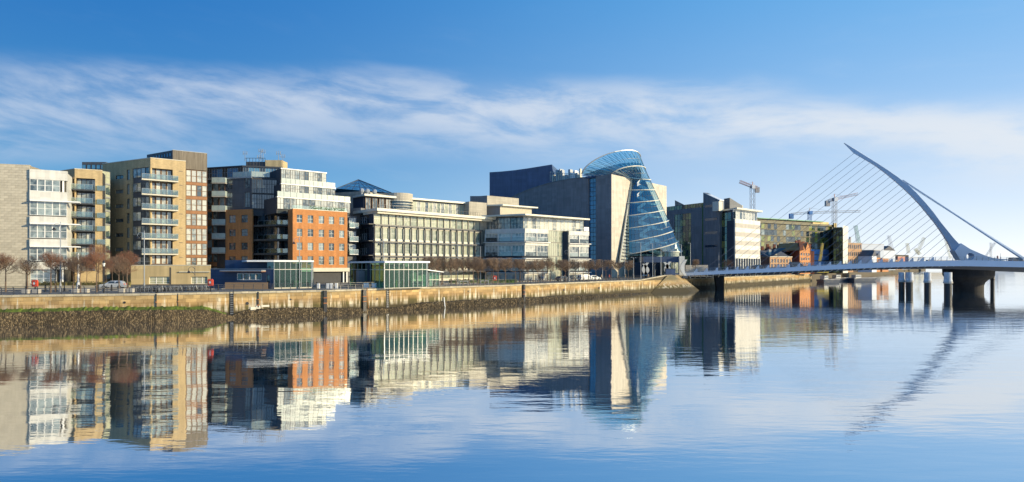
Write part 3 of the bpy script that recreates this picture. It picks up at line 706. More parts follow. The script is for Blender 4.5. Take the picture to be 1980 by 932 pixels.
    for h in hs:
        n = 3
        for j in range(n): s = (h[1]-h[0])/n; window(o, wp, h[0]+j*s, h[0]+(j+1)*s, h[2], h[3], 1, 3, 'white_metal', 'glass_green', .3, .07)
    bx(o, wp, 'coping', 'cream_metal', -.05, wp.L+.05, -.08, .4, zp, zp+.15); bx(o, wp, 'recess', 'concrete_dark', wp.u(327.5), wp.u(331), -.01, .02, G, zp-.4)
    bx(o, wp, 'canopy', 'cream_metal', wp.u(347), wp.L, -.35, -.02, wp.z(380, 526.5), wp.z(380, 525))
    bx(o, wp, 'railing', 'alu', .1, wp.u(290), .1, .14, zp+.9, zp+.95)
aparts4()

# ------------------------------------------------------------------ orange brick and glass terraces
def orange():
    w = Wall(566, 140, 671.5, 149); o = thing('apartment_building', 'stepped glass and orange brick apartment block with rooftop masts', 'building', w.pt(0, 0, G))
    Z = lambda y: w.z(566, y)
    wl = Wall(436, 148.5, 487.5, 146); wb = Wall(487.5, 149.5, 535.6, 146.6); wc = Wall(535.6, 146.6, 566, 148.5); wfar = Wall(400, 151, 436, 149.5)
    zt = Z(403.5)
    back = P(700, 175); core(o, [wfar.pt(0, .3), wl.pt(0, .4), wl.pt(wl.L, .4), wb.pt(0, .3), wb.pt(wb.L, .3), wc.pt(wc.L, .3), w.pt(0, .4)+Vector((.2, .3, 0)), w.pt(w.L, .4), w.pt(w.L, 16), P(400, 172)], 'dark_wall', G, zt-.1)
    # right orange wall
    rows = [(414.4, 429.5), (441.7, 456.3), (468.5, 483), (495, 511.5)]
    cs = [(574, 584.7), (595, 605.7), (616.3, 626.6), (636, 646), (656, 666)]
    facade(o, w, 566, 671.5, 403.5, 518, 566, cs, rows, 'orange_brick', 'alu', 'glass', 2, 2, .4, d=.15, fw=.05)
    bx(o, w, 'beam', 'pale_stone', 0, w.L+.4, -.5, .4, Z(525.5), Z(518)); bx(o, w, 'coping', 'cream_metal', 0, w.L, -.06, .45, zt, zt+.12)
    part('side_wall', MB().box(0, .35, .4, 3, G, zt), 'orange_brick', o, w.M)
    for j in range(5): s = (w.L-1)/5; window(o, w, .6+j*s, .6+(j+1)*s-.15, G, Z(526.5), 3, 3, 'white_metal', 'glass_dark', 1.3, .08)
    for p in (569, 573.5, 663, 669.5): bx(o, w, 'column', 'white_metal', w.u(p), w.u(p)+.28, -.1, .2, G, Z(525.5))
    # left orange wall
    Zl = lambda y: wl.z(436, y); zl = Zl(406)
    facade(o, wl, 436, 487.5, 406, 560, 436, [(443, 455.5), (466.5, 479)], [(416.5, 431), (443.5, 457), (469.5, 483), (495.5, 509)], 'orange_brick', 'dark_metal', 'glass', 2, 2, .4, zb=G)
    # recess with stacked balconies
    for ww_, n in ((wb, 4), (wc, 2)):
        s = ww_.L/n
        for k, y in enumerate((435, 462.5, 490, 517)):
            zz = wb.z(535, y)
            for j in range(n): window(o, ww_, j*s+.02, (j+1)*s-.02, zz+.05, zz+3.05, 2, 1, 'dark_metal', 'glass_dark', 0, .09)
            bx(o, ww_, 'floor_slab', 'dark_metal', 0, ww_.L, -.02, .2, zz-.35, zz)
    for y in (435, 462.5, 489.5):
        zz = wb.z(535, y)
        wB = Wall(487.5, 147, 535.6, 143.4); wC = Wall(535.6, 143.4, 566, 144.6)
        a = balcony(o, wB, 0, wB.L, zz, .3, 2.0, 'concrete_dark', 'balustrade', sides=False, n=4, st=.45); b = balcony(o, wC, 0, wC.L, zz, .3, 2.0, 'concrete_dark', 'balustrade', sides=False, n=3, st=.45)
        part('slab', MB().prism([(wB.pt(0, -.2).x, wB.pt(0, -.2).y), (wC.pt(0, -.2).x, wC.pt(0, -.2).y), (wC.pt(wC.L, -.2).x, wC.pt(wC.L, -.2).y), (wc.pt(wc.L).x, wc.pt(wc.L).y), (wb.pt(0).x, wb.pt(0).y)], zz-.46, zz-.03), 'concrete_dark', o)
    for y in (490, 517, 462.5): bx(o, wc, 'column', 'white_metal', wc.u(536.5), wc.u(542), -.7, -.5, wb.z(535, y), wb.z(535, y)+2.4) if 0 else None
    # glass terraces on top
    tiers = [(536, 677, 369.5, 403.5, 1.2, 6), (543.5, 648, 344, 370.5, 2.9, 6), (543.5, 631, 324.5, 345.5, 4.6, 5)]
    for i, (pa, pb, yt, yb, off, n) in enumerate(tiers):
        wt = Wall(pa, 142+off-2.2*(i == 0), pb, 142+off-2.2*(i == 0)+(pb-pa)*.085); rail = 10.5 if i < 2 else 0
        z1 = wt.z(pa, yt+(10 if i < 2 else 0)); z0 = wt.z(pa, yb); ztt = z1
        core(o, [wt.pt(0, .4), wt.pt(wt.L, .4), wt.pt(wt.L, 12), wt.pt(0, 12)], 'dark_wall', z0-1, z1-.1)
        m_ = n*2; s = wt.L/m_
        for j in range(m_): window(o, wt, j*s, (j+1)*s-.02, z0, z1-.25, 2, 2, 'dark_metal', 'glass_curtain' if j % 3 else 'glass_pale', 0, .06)
        bx(o, wt, 'roof_edge', 'alu', -.1, wt.L+.1, -.15, 1, z1-.25, z1)
        if i < 2:
            for j in range(m_): part('glass_panel', MB().box(j*s+.04, (j+1)*s-.04, -.12, -.10, z1+.02, z1+1.25), 'frosted_rail', o, wt.M)
        # return going left
        wr = Wall(pa-14, wt.a.y+8, pa, wt.a.y)
        for j in range(3): s2 = wr.L/3; window(o, wr, j*s2, (j+1)*s2-.02, z0, z1-.25, 2, 3, 'dark_metal', 'glass_dark', 0, .07)
        bx(o, wr, 'roof_edge', 'dark_metal', 0, wr.L, -.15, 1, z1-.25, z1)
    # planting on the lowest terrace
    pl = MB(); rn = random.Random(5)
    for k in range(260):
        u = rn.uniform(w.u(600), w.L-.5); c = w.pt(u, rn.uniform(-.0, .5), zt+.15+rn.random()*.7); lump2(pl, c, rn.uniform(.08, .2), rn)
    part('terrace_planting', pl, 'planter_green', o, kind='stuff')
    for j in range(12): s = w.L/12; part('glass_panel', MB().box(j*s+.03, (j+1)*s-.03, .25, .27, zt+.12, zt+.9), 'balustrade', o, w.M)
    # dark upper block on the left
    wd = Wall(400, 151, 487, 147.3); wd2 = Wall(487, 147.3, 545, 149.5); zd = wd.z(486, 341.5); zd2 = wd.z(487, 403)
    core(o, [wd.pt(0, .3), wd.pt(wd.L, .3), wd2.pt(wd2.L, .3), P(545, 172), P(400, 172)], 'dark_wall', zt-1, zd-.1)
    cz = [wd.z(486, y) for y in (347, 364, 371, 400)]
    hs = [(wd.u(427), wd.u(432.5), cz[1], cz[0]+.6), (wd.u(438), wd.u(449), cz[1], cz[0]), (wd.u(473), wd.u(483), cz[1], cz[0]+1), (wd.u(427), wd.u(432.5), cz[3], cz[2]), (wd.u(438), wd.u(449), cz[3], cz[2]), (wd.u(473), wd.u(483), cz[3], cz[2]),
          (wd.u(404), wd.u(421), cz[1], cz[0]), (wd.u(404), wd.u(421), cz[3], cz[2])]
    holed(o, wd, 'upper_wall', 'dark_clad', 0, wd.L, zl, zd, hs, .3)
    for h in hs: window(o, wd, *h, 2, 3, 'dark_metal', 'glass', .12, .08)
    n = 6; s = wd2.L/n
    for (y0, y1) in ((346, 373), (375, 403)):
        for j in range(n): window(o, wd2, j*s, (j+1)*s-.03, wd2.z(487, y1), wd2.z(487, y0), 2, 3, 'dark_metal', 'glass_dark', 0, .08)
    bx(o, wd, 'roof_edge', 'alu', 0, wd.L, -.2, .5, zd-.3, zd)
    for j in range(10): s = (wd.L-w.u(566)-8)/10; part('glass_panel', MB().box(8+j*s, 8+(j+1)*s-.05, -.15, -.13, zd+.02, zd+1.3), 'frosted_rail', o, wd.M)
    for j in range(5): s = wd2.L*.6/5; part('glass_panel', MB().box(j*s, (j+1)*s-.05, -.15, -.13, zd+.02, zd+1.3), 'frosted_rail', o, wd2.M)
    # penthouse, dark glass
    we = Wall(400, 158, 470, 154.5); wg = Wall(470, 154.5, 545, 157); ze = we.z(470, 320.5)
    core(o, [we.pt(0, .3), we.pt(we.L, .3), wg.pt(wg.L, .3), P(560, 172), P(400, 172)], 'dark_wall', zd-.5, ze-.1)
    for ww_, n in ((we, 7), (wg, 7)):
        s = ww_.L/n
        for j in range(n): window(o, ww_, j*s, (j+1)*s-.03, zd, ze-.35, 2, 3, 'alu', 'glass_blue' if j % 3 else 'glass_dark', 0, .07)
        bx(o, ww_, 'roof_edge', 'dark_metal', -.2, ww_.L+.2, -.4, 1, ze-.3, ze+.05)
    # plant room
    wq = Wall(474, 160, 545, 160); zq = wq.z(500, 309.5)
    part('plant_room', MB().box(wq.u(513), wq.u(545), 0, 4, ze, zq), 'buff_render', o, wq.M); part('plant_room', MB().box(wq.u(474), wq.u(512), .5, 4, ze, wq.z(500, 312)), 'dark_clad', o, wq.M)
    k = 0
    for a in (476, 482, 488, 494, 500, 506, 512):
        part('roof_rail', MB().box(wq.u(a), wq.u(a)+.08, .1, .18, ze, zq+.6), 'dark_metal', o, wq.M)
    part('roof_rail', MB().box(wq.u(474), wq.u(512), .1, .18, zq+.5, zq+.6), 'dark_metal', o, wq.M)
    for a, b, c in ((472.5, 311, 291), (503, 311, 286), (507.5, 311, 288), (500, 310, 298), (537.5, 309, 291), (546, 322, 297)):
        mb = MB().tube(wq.pt(wq.u(a), .4, wq.z(a, b)), wq.pt(wq.u(a), .4, wq.z(a, c)), .07, .04, 6)
        for q in (-.5, .5):
            mb.tube(wq.pt(wq.u(a)+q, .4, wq.z(a, c+8)), wq.pt(wq.u(a)+q, .4, wq.z(a, c+1)), .06, .06, 6).tube(wq.pt(wq.u(a)+q, .4, wq.z(a, c+6)), wq.pt(wq.u(a), .4, wq.z(a, c+6)), .04, .04, 4)
        part('mast', mb, 'dark_metal', o)
    # balcony stacks at both ends
    wS = Wall(401, 146, 427, 146)
    for y in (349.5, 376, 404.5, 431.5, 459, 487):
        zz = wS.z(410, y+1); balcony(o, wS, .0, wS.L, zz, 1.5, 3.6, 'concrete', 'frosted_rail', n=2, hh=1.25)
    bx(o, wfar, 'wood_panel', 'copper_panel', .4, wfar.L-.2, -.06, .1, G+4, wfar.z(410, 405)); 
    for y in (352, 380, 407, 434, 461, 489, 514):
        zz = wfar.z(410, y)
        for j in range(3): s = wfar.L/3; window(o, wfar, j*s+.1, (j+1)*s-.1, zz-2.4, zz-.3, 1, 1, 'timber_frame', 'glass', -.12, .1)
    wT = Wall(672.5, 150.5, 690, 152)
    core(o, [wT.pt(0, .2), wT.pt(wT.L, .2), wT.pt(wT.L, 10), wT.pt(0, 10)], 'dark_clad', G, wT.z(680, 418))
    for y in (440, 466, 491):
        zz = wT.z(680, y); balcony(o, wT, 0, wT.L, zz, 1.3, .1, 'alu', 'balustrade', n=2)
        window(o, wT, .3, wT.L-.3, zz, zz+2.4, 3, 1, 'alu', 'glass', -.1, .07)
    for y in (300,):
        pass
def lump2(mb, c, r, rn):
    i = len(mb.v); pts = [(1,0,0),(-.5,.8,0),(-.5,-.8,0),(0,0,1.1)]
    a = rn.random()*6
    for x, y, z in pts: mb.v.append((c.x+r*(x*math.cos(a)-y*math.sin(a)), c.y+r*(x*math.sin(a)+y*math.cos(a)), c.z+r*z*rn.uniform(.4, 1.4)))
    for q in ((0,1,2),(0,1,3),(1,2,3),(2,0,3)): mb.f.append(tuple(i+j for j in q)); mb.m.append(0)
mat('frosted_rail', (.36, .43, .41), .25, .08, 2, 0, spec=.8)
orange()

# ------------------------------------------------------------------ long glass office with fins
def office6():
    w = Wall(723, 150, 941, 178); wr = Wall(695, 157, 723, 150); o = thing('office_building', 'long glass office with horizontal sunshades and vertical fins', 'building', w.pt(0, 0, G))
    Z = lambda y: w.z(723, y); L = w.L; us = w.u(928)
    # stone gable block behind on the left, with its pyramid roof
    wg = Wall(640, 166, 706, 162); zg = wg.z(705, 369.5)
    core(o, [wg.pt(0, 0), wg.pt(wg.L, 0), wg.pt(wg.L, 16), wg.pt(0, 16)], 'stone_grey', G, zg, 'wall')
    ws = Wall(672, 158.2, 697, 156.6); core(o, [ws.pt(0, .2), ws.pt(ws.L, .2), ws.pt(ws.L, 6), ws.pt(0, 6)], 'grey_clad', G, ws.z(690, 402))
    for i in range(3):
        for y in (420, 452, 480): window(o, wr, .8+i*1.3, 1.8+i*1.3, wr.z(700, y+13), wr.z(700, y), 1, 2, 'alu', 'glass_dark', -.05, .06)
    zt = Z(401.5); core(o, [wr.pt(0, .4), w.pt(0, .6), w.pt(L-.2, .6), w.pt(L, 20), wr.pt(0, 12)], 'interior_dark', G, zt-.2)
    # storeys: pixel rows at the left corner
    fl = [(411, 433.5), (439, 466), (469.5, 494), (499.5, 524), (526, 548)]
    n = 16; s = us/n
    for k, (a, b) in enumerate(fl):
        z1, z0 = Z(a), max(Z(b), G)
        for j in range(n): window(o, w, j*s, (j+1)*s-.02, z0+(.0 if k == 0 else .6), z1, 3 if k else 2, 2, 'alu', 'glass_green', .15, .045)
        if k: bx(o, w, 'spandrel', 'cream_metal', 0, us, .05, .4, z0, z0+.6)
        z2 = Z(fl[k+1][0]) if k < 4 else G
        bx(o, w, 'floor_band', 'pale_stone', 0, us, 0, .5, z2, z0) if k < 4 else None
        if 0 < k or k == 0:
            zz = z0-.25; mb = MB().box(-8, us+.5, -1.6, -1.45, zz, zz+.3).box(-8, us+.5, -1.05, -.95, zz+.02, zz+.12).box(-8, us+.5, -.55, -.45, zz+.02, zz+.12)
            mb = MB(); 
            part('sunshade', MB().box(-.1, us+.6, -.75, -.6, zz-.06, zz+.3), 'dark_metal', o, w.M)
            for q in (.38,): part('louvre', MB().box(0, us, -q-.1, -q, zz+.02, zz+.1), 'alu', o, w.M)
    zl, zh = Z(524), Z(433)
    for j in range(n+1):
        part('fin', MB().box(j*s-.06, j*s+.06, -.5, -.02, zl, zh), 'dark_metal', o, w.M)
    for j in range(n+1): part('mullion', MB().box(j*s-.07, j*s+.07, -.12, .1, Z(433), Z(411)), 'concrete', o, w.M)
    bx(o, w, 'entrance_canopy', 'dark_metal', w.u(815), w.L-1, -3, -.05, Z(526.5), Z(525)) 
    # right stone strip
    bx(o, w, 'stone_pier', 'stone_grey', us, L, -.05, 3, G, Z(411)); 
    wp = Wall(907, 176.5, 941, 180.5); core(o, [wp.pt(0, 0), wp.pt(wp.L, 0), wp.pt(wp.L, 14), wp.pt(0, 14)], 'stone_grey', zt-.5, wp.z(907, 389.5), 'stone_block')
    # roof slab and terrace
    zr = Z(401.5); pts = [w.pt(-.6, -2.4), w.pt(L+1.5, -2.4), w.pt(L+1.5, 4), w.pt(0, 4), wr.pt(-1, 4), wr.pt(-1.5, -1.2)]
    core(o, pts, 'cream_metal', zr-.95, zr-.25, 'roof_slab'); core(o, [w.pt(0, -1.7), w.pt(L+.8, -1.7), w.pt(L+.8, 5), w.pt(0, 5)], 'pale_stone', zr-1.5, zr-.96, 'soffit')
    rail = MB().box(0, us-2, -2.1, -2.05, zr+.75, zr+.8)
    part('terrace_rail', rail, 'dark_metal', o, w.M)
    for j in range(40): part('rail_post', MB().box(j*(us-2)/39, j*(us-2)/39+.05, -2.1, -2.05, zr-.25, zr+.75), 'dark_metal', o, w.M)
    # set-back top storey
    wt = Wall(705, 158, 908, 180); z1 = wt.z(705, 375.5); z0 = zr-.3
    core(o, [wt.pt(0, .5), wt.pt(wt.L, .5), wt.pt(wt.L, 12), wt.pt(0, 12)], 'interior_dark', z0, z1-.4)
    u1 = wt.u(757); u2 = wt.u(798); nn = 14; s2 = (wt.L-1-u2)/nn
    for j in range(nn): window(o, wt, u2+j*s2, u2+(j+1)*s2, z0, z1-.75, 1, 1, 'cream_metal', 'glass_curtain' if j % 2 else 'glass_green', .1, .1)
    for j in range(4): window(o, wt, .3+j*u1/4, .3+(j+1)*u1/4-.4, z0, z1-.75, 2, 1, 'timber_frame', 'glass_curtain', .1, .12)
    bx(o, wt, 'roof_edge', 'cream_metal', -.6, wt.L-.3, -1.2, 6, z1-.5, z1)
    # rotunda
    c = wt.pt((u1+u2)/2, 1.5); r = (u2-u1)/2+.2; zc = wt.z(777, 374.5)
    mb = MB().lathe([(r, z0), (r, zc-2.2)], 28, (c.x, c.y, 0)); part('rotunda_glass', mb, 'glass', o)
    mb = MB().lathe([(.01, zc-2.2), (r+.15, zc-2.2), (r+.15, zc), (.01, zc)], 28, (c.x, c.y, 0)); part('rotunda_drum', mb, 'stone_grey', o)
    for k in range(5): z_ = z0+.4+k*.75; part('louvre', MB().lathe([(r, z_), (r+.3, z_), (r+.3, z_+.16), (r, z_+.16)], 28, (c.x, c.y, 0)), 'cream_metal', o)
    # pyramid roof
    ap = P(693, 180, zat(347.5, 180)); b = [P(651, 172, zat(364.5, 172)), P(757, 172, zat(373, 172)), P(757, 190, zat(374, 172)), P(640, 190, zat(364, 172))]
    mb = MB()
    for i in range(4): mb.face([b[i], b[(i+1) % 4], ap])
    pr = part('pyramid_roof', mb, 'glass_blue', o)
    br = MB()
    for i in range(4): br.tube(b[i], ap, .14, .14, 5)
    for i in range(1, 7):
        t = i/7; br.tube(b[0].lerp(b[1], t), ap, .09, .05, 4)
    for i in (.3, .6): br.tube(b[0].lerp(ap, i), b[1].lerp(ap, i), .09, .09, 4)
    part('roof_glazing_bar', br, 'dark_metal', pr)
    core(o, [P(651, 172.2), P(757, 172.2), P(757, 185), P(640, 185)], 'grey_clad', zat(400, 172), zat(373.5, 172), 'roof_base')
    for k, a in enumerate((709, 720, 734)):
        q = wt.pt(wt.u(a), 3, z1); part('roof_vent', MB().tube(q, q+Vector((0,0,1)), .3, .3, 8).ball((q.x, q.y, q.z+1.3), .7, 6), 'alu', o)
    # west return
    for k, (a, b_) in enumerate(fl):
        z1_, z0_ = Z(a), max(Z(b_), G)
        for j in range(3): s3 = wr.L/3; window(o, wr, j*s3, (j+1)*s3-.03, z0_+.4, z1_, 2, 2, 'dark_metal', 'glass_dark', 0, .08)
        bx(o, wr, 'sunshade', 'dark_metal', -1, wr.L+.1, -1.4, 0, z0_-.05, z0_+.12)
office6()

# ------------------------------------------------------------------ two waterfront pavilions
def pav_glass(o, w, n, z0, z1, zm, depth):
    L = w.L; s = L/n
    for j in range(n):
        for (a, b) in ((z0, zm), (zm, z1)):
            part('glass_panel', MB().box(j*s+.03, (j+1)*s-.03, 0, .03, a+.05, b-.05), 'pavilion_glass', o, w.M)
    for j in range(n+1): part('mullion', MB().box(j*s-.035, j*s+.035, -.06, .12, z0, z1), 'alu', o, w.M)
    part('transom', MB().box(0, L, -.08, .08, zm-.05, zm+.05), 'cream_metal', o, w.M)
def pavilions():
    w = Wall(530, 106, 603, 109.5); wb = Wall(407, 108.5, 530, 106); o = thing('pavilion', 'waterfront cafe pavilion of blue metal cladding with a glass box on its right end', 'pavilion', w.pt(0, 0, G))
    zt = w.z(530, 503); z0 = w.z(530, 556); zb = wb.z(407, 520.5)
    core(o, [w.pt(0, 0), w.pt(w.L, 0), w.pt(w.L, 7), w.pt(0, 7)], 'pale_stone', G, z0, 'plinth')
    core(o, [w.pt(-.1, -.3), w.pt(w.L+.3, -.3), w.pt(w.L+.3, 8), w.pt(-4.2, 8), w.pt(-4.2, 2)], 'white_metal', zt-.3, zt, 'roof')
    pav_glass(o, w, 7, z0, zt-.3, w.z(530, 521), 7)
    wE = Wall(603, 109.5, 605.5, 116)
    pav_glass(o, wE, 3, z0, zt-.3, w.z(530, 521), 7)
    rnd_ = random.Random(9)
    for j in range(8):
        u = 1+j*w.L/8.5; part('cafe_table', MB().box(u, u+.7, 2.2, 2.9, z0+.7, z0+.75).tube((u+.35, 2.5, z0), (u+.35, 2.5, z0+.7), .04, .04, 5), 'dark_metal', o, w.M)
    core(o, [w.pt(.5, 6), w.pt(w.L-.5, 6), w.pt(w.L-.5, 6.4), w.pt(.5, 6.4)], 'interior_dark', z0, zt-.6, 'rear_wall')
    for j in range(4): u = .8+j*2; part('hanging_lamp', MB().lathe([(.3, -.3), (.05, 0), (.01, .02)], 8, (u, 1.5, zt-1.2)).tube((u, 1.5, zt-1.2), (u, 1.5, zt-.3), .015, .015, 4), 'lamp_glass', o, w.M)
    for (a, b) in ((1.5, 3.2), (4.3, 5.6)): part('counter', MB().box(a, b, 4, 4.8, z0, z0+1.1), 'interior_warm', o, w.M)
    # blue clad body
    holed(o, wb, 'wall', 'blue_clad', 0, wb.L, G, zb, [(wb.u(458), wb.u(505.5), wb.z(480, 541.5), wb.z(480, 528.5)), (wb.u(515), wb.u(521.5), G, wb.z(515, 531))], .3)
    core(o, [wb.pt(0, .3), wb.pt(wb.L, .3), wb.pt(wb.L, 7), wb.pt(0, 7)], 'blue_clad', G, zb-.05, 'body')
    a, b = wb.u(458), wb.u(505.5)
    for j in range(4): s = (b-a)/4; window(o, wb, a+j*s, a+(j+1)*s, wb.z(480, 541.5), wb.z(480, 528.5), 1, 1, 'white_metal', 'glass_dark', .05, .09)
    window(o, wb, wb.u(515), wb.u(521.5), G, wb.z(515, 531), 1, 1, 'dark_metal', 'glass_dark', .1, .1, name='door')
    bx(o, wb, 'roof_edge', 'alu', -.05, wb.L, -.1, .3, zb, zb+.1)
    core(o, [wb.pt(wb.u(414), 3), wb.pt(wb.L-1, 3), wb.pt(wb.L-1, 7), wb.pt(wb.u(414), 7)], 'blue_clad', zb-.2, wb.z(470, 503.6)+.12, 'upper_storey')
    core(o, [wb.pt(wb.u(509), 1.2), wb.pt(wb.L-.1, .4), wb.pt(wb.L-.1, 3), wb.pt(wb.u(509), 3)], 'glass_dark', zb, zt-.35, 'clerestory')
    bx(o, wb, 'canopy', 'alu', wb.u(434), wb.u(514), -1.3, 0, wb.z(470, 524.5), wb.z(470, 522)); bx(o, wb, 'canopy_soffit', 'rust_stain', wb.u(434), wb.u(514), -1.28, 0, wb.z(470, 525.6), wb.z(470, 524.6))
    wf = Wall(435, 103.5, 518, 103); n = 40; s = wf.L/n
    me = MB().box(0, s*.82, 0, .04, G+.05, wf.z(470, 546)).mesh('board', 'timber_warm')
    f = thing('timber_screen', 'weathered timber windscreen in front of the blue pavilion', 'fence', wf.pt(0, 0, G))
    for j in range(n): put('board', me, f, wf.at(j*s, 0, 0))
    part('rail', MB().box(0, wf.L, .05, .1, G+.2, G+.28), 'timber_frame', f, wf.M); part('rail', MB().box(0, wf.L, .05, .1, wf.z(470, 546)-.1, wf.z(470, 546)), 'timber_frame', f, wf.M)
    # second pavilion, all glass
    w = Wall(743, 107, 825, 113); wl = Wall(677, 122, 743, 107); o = thing('pavilion', 'glass waterfront pavilion with a flat white roof before the long office', 'pavilion', w.pt(0, 0, G))
    zt = w.z(743, 504.5); z0 = w.z(743, 557); zm = w.z(743, 521.5)
    core(o, [w.pt(-.1, -.4), w.pt(w.L+.5, -.4), w.pt(w.L+.5, 12), wl.pt(0, 2), wl.pt(0, -.5)], 'white_metal', zt-.32, zt, 'roof')
    core(o, [w.pt(0, 0), w.pt(w.L, 0), w.pt(w.L, 8), w.pt(0, 8)], 'pale_stone', G, z0, 'plinth')
    pav_glass(o, w, 9, z0, zt-.32, zm, 8); pav_glass(o, wl, 8, G, zt-.32, zm, 8); pav_glass(o, Wall(825, 113, 827, 120), 3, z0, zt-.32, zm, 8)
    core(o, [w.pt(.5, 7), w.pt(w.L-.5, 7), w.pt(w.L-.5, 7.3), w.pt(.5, 7.3)], 'interior_dark', z0, zt-.6, 'rear_wall')
    for j in range(3): u = 1+j*3.0; part('partition', MB().box(u, u+.12, 2, 7, z0, zt-1), 'interior_pale', o, w.M)
    part('entrance_frame', MB().box(0, 1.6, -1.2, 0, G, G+3.2), 'grey_clad', o, wl.at(wl.u(700)))
    for j, (m_) in enumerate(('yellow_metal', 'yellow_metal', 'cloth_red')): part('display_stand', MB().box(3+j*1.4, 3.25+j*1.4, 1.0, 1.3, z0, z0+1.3), m_, o, w.M)
    # kiosk
    w = Wall(829, 119, 849, 121); o = thing('kiosk', 'small glazed kiosk with a white canopy right of the glass pavilion', 'kiosk', w.pt(0, 0, G)); zt = w.z(830, 527)
    pav_glass(o, w, 3, G, zt, w.z(830, 541), 2); bx(o, w, 'rear_wall', 'interior_pale', 0, w.L, 2, 2.1, G, zt)
    part('roof', MB().hexa([(-1.6,-.5,zt+.55),(w.L+.8,-.5,zt),(w.L+.8,2.5,zt),(-1.6,2.5,zt+.55)], [(-1.6,-.5,zt+.75),(w.L+.8,-.5,zt+.15),(w.L+.8,2.5,zt+.15),(-1.6,2.5,zt+.75)]), 'white_metal', o, w.M)
pavilions()

# ------------------------------------------------------------------ white and glass offices behind the pleached trees
def office9():
    wl = Wall(938, 175.5, 1015, 170); w = Wall(1015, 170, 1060, 175.5); wm = Wall(1060, 179, 1088, 183.5); ws = Wall(1088, 186, 1100, 182.6); w2 = Wall(1100, 182.6, 1139, 187)
    o = thing('office_building', 'white banded office with projecting roof canopies behind the pleached trees', 'building', w.pt(0, 0, G))
    Z = lambda y: w.z(1015, y); zt = Z(416.5)
    core(o, [wl.pt(0, .5), w.pt(0, .7), w.pt(w.L, .5), wm.pt(0, .5), wm.pt(wm.L, .5), w2.pt(0, .6), w2.pt(w2.L, .5), w2.pt(w2.L, 14), wl.pt(0, 18)], 'interior_dark', G, Z(442))
    wt = Wall(938, 179, 1012, 174.2); wt2 = Wall(1012, 174.2, 1128, 189)
    core(o, [wt.pt(0, .3), wt.pt(wt.L, .3), wt2.pt(0, .3), wt2.pt(wt2.L, .3), wt2.pt(wt2.L, 10), wt.pt(0, 10)], 'interior_dark', Z(442), zt)
    rows = [(441.4, 450, 465.5), (468, 474, 494.5), (500, 505, 524), (528, 532, 546)]   # band top, glass top, next
    for ww, nb in ((wl, 3), (w, 2), (w2, 2)):
        s = ww.L/nb; shade = ww is wl
        for k, (a, b, c) in enumerate(rows):
            zb, zg = Z(a), Z(b); ze = max(Z(c)+.0, G)
            bx(o, ww, 'spandrel', 'white_render', 0, ww.L, -.05, .5, zg, zb)
            for j in range(nb):
                n = 4 if ww is wl else 3
                window(o, ww, j*s+.15, (j+1)*s-.12, ze+(1.15 if k < 3 else 0), zg, n, 1, 'white_metal', 'glass_curtain', .15, .07)
                if k < 3: part('glass_apron', MB().box(j*s+.15, (j+1)*s-.12, .1, .2, ze, ze+1.15), 'glass', o, ww.M)
                if k == 0 or 1: part('pier', MB().box(j*s-.12, j*s+.13, -.1, .3, ze, zg), 'white_render', o, ww.M)
            if k: bx(o, ww, 'ledge', 'white_metal', -.2, ww.L+.3, -.75, -.06, zb-.05, zb+.12)
        bx(o, ww, 'terrace_rail', 'alu', 0, ww.L, 0, .04, Z(441.4)+1.0, Z(441.4)+1.05)
        for j in range(int(ww.L/1.2)+1): bx(o, ww, 'rail_post', 'alu', j*1.2, j*1.2+.05, 0, .04, Z(441.4), Z(441.4)+1.0)
    # top glazed storey
    wt = Wall(938, 179, 1012, 174.2); wt2 = Wall(1012, 174.2, 1128, 189)
    for ww, n in ((wt, 6), (wt2, 15)):
        s = ww.L/n
        for j in range(n): window(o, ww, j*s+.02, (j+1)*s-.02, Z(441), zt-.1, 1 if ww is wt2 else 2, 1 if ww is wt2 else 2, 'cream_metal' if ww is wt2 else 'dark_metal', 'glass_pale' if (ww is wt2 and j % 5 != 2) else 'glass_curtain', 0, .07)
    core(o, [wl.pt(-1, -.5), w.pt(-.5, -.8), wt2.pt(wt2.L+.3, -2.6), wt2.pt(wt2.L+.3, 8), wl.pt(-1, 10)], 'cream_metal', zt, zt+.45, 'roof_canopy')
    # upper set-back storeys
    w3 = Wall(940, 186, 967, 184); w4 = Wall(967, 184, 1028, 192)
    for ww in (w3, w4): core(o, [ww.pt(0, 0), ww.pt(ww.L, 0), ww.pt(ww.L, 8), ww.pt(0, 8)], 'cream_tile' if ww is w4 else 'grey_clad', zt, ww.z(967, 398), 'plant_storey')
    zz = w3.z(967, 398); core(o, [w3.pt(-1, -1), w4.pt(0, -1.4), w4.pt(w4.L+1.5, -1.4), w4.pt(w4.L+1.5, 8), w3.pt(-1, 8)], 'cream_metal', zz, zz+.4, 'upper_canopy')
    w5 = Wall(911, 192, 942, 189); w6 = Wall(942, 189, 1003, 197)
    for ww in (w5, w6): core(o, [ww.pt(0, 0), ww.pt(ww.L, 0), ww.pt(ww.L, 8), ww.pt(0, 8)], 'grey_clad' if ww is w5 else 'stone_grey', zz-2, ww.z(942, 378), 'plant_room')
    core(o, [P(909, 198), P(945, 198), P(945, 206), P(909, 206)], 'blue_clad', 20, zat(379, 198), 'plant_room')
    # atrium between the wings
    n = 8; s = wm.L/n
    for j in range(n):
        for (a, b) in ((441, 466), (466, 494), (494, 522), (522, 545)): window(o, wm, j*s, (j+1)*s-.01, max(G, Z(b)), Z(a)-.1, 1, 2, 'concrete', 'glass_green', 0, .06)
    bx(o, ws, 'side_wall', 'grey_clad', 0, ws.L, 0, .4, G, Z(441))
    q = wt2.pt(wt2.u(1125), -.5, Z(441)); part('terrace_sign', MB().box(wt2.u(1121), wt2.u(1130), -2, -1.8, Z(441)+.1, Z(441)+1.4), 'white_plastic', o, wt2.M)
office9()

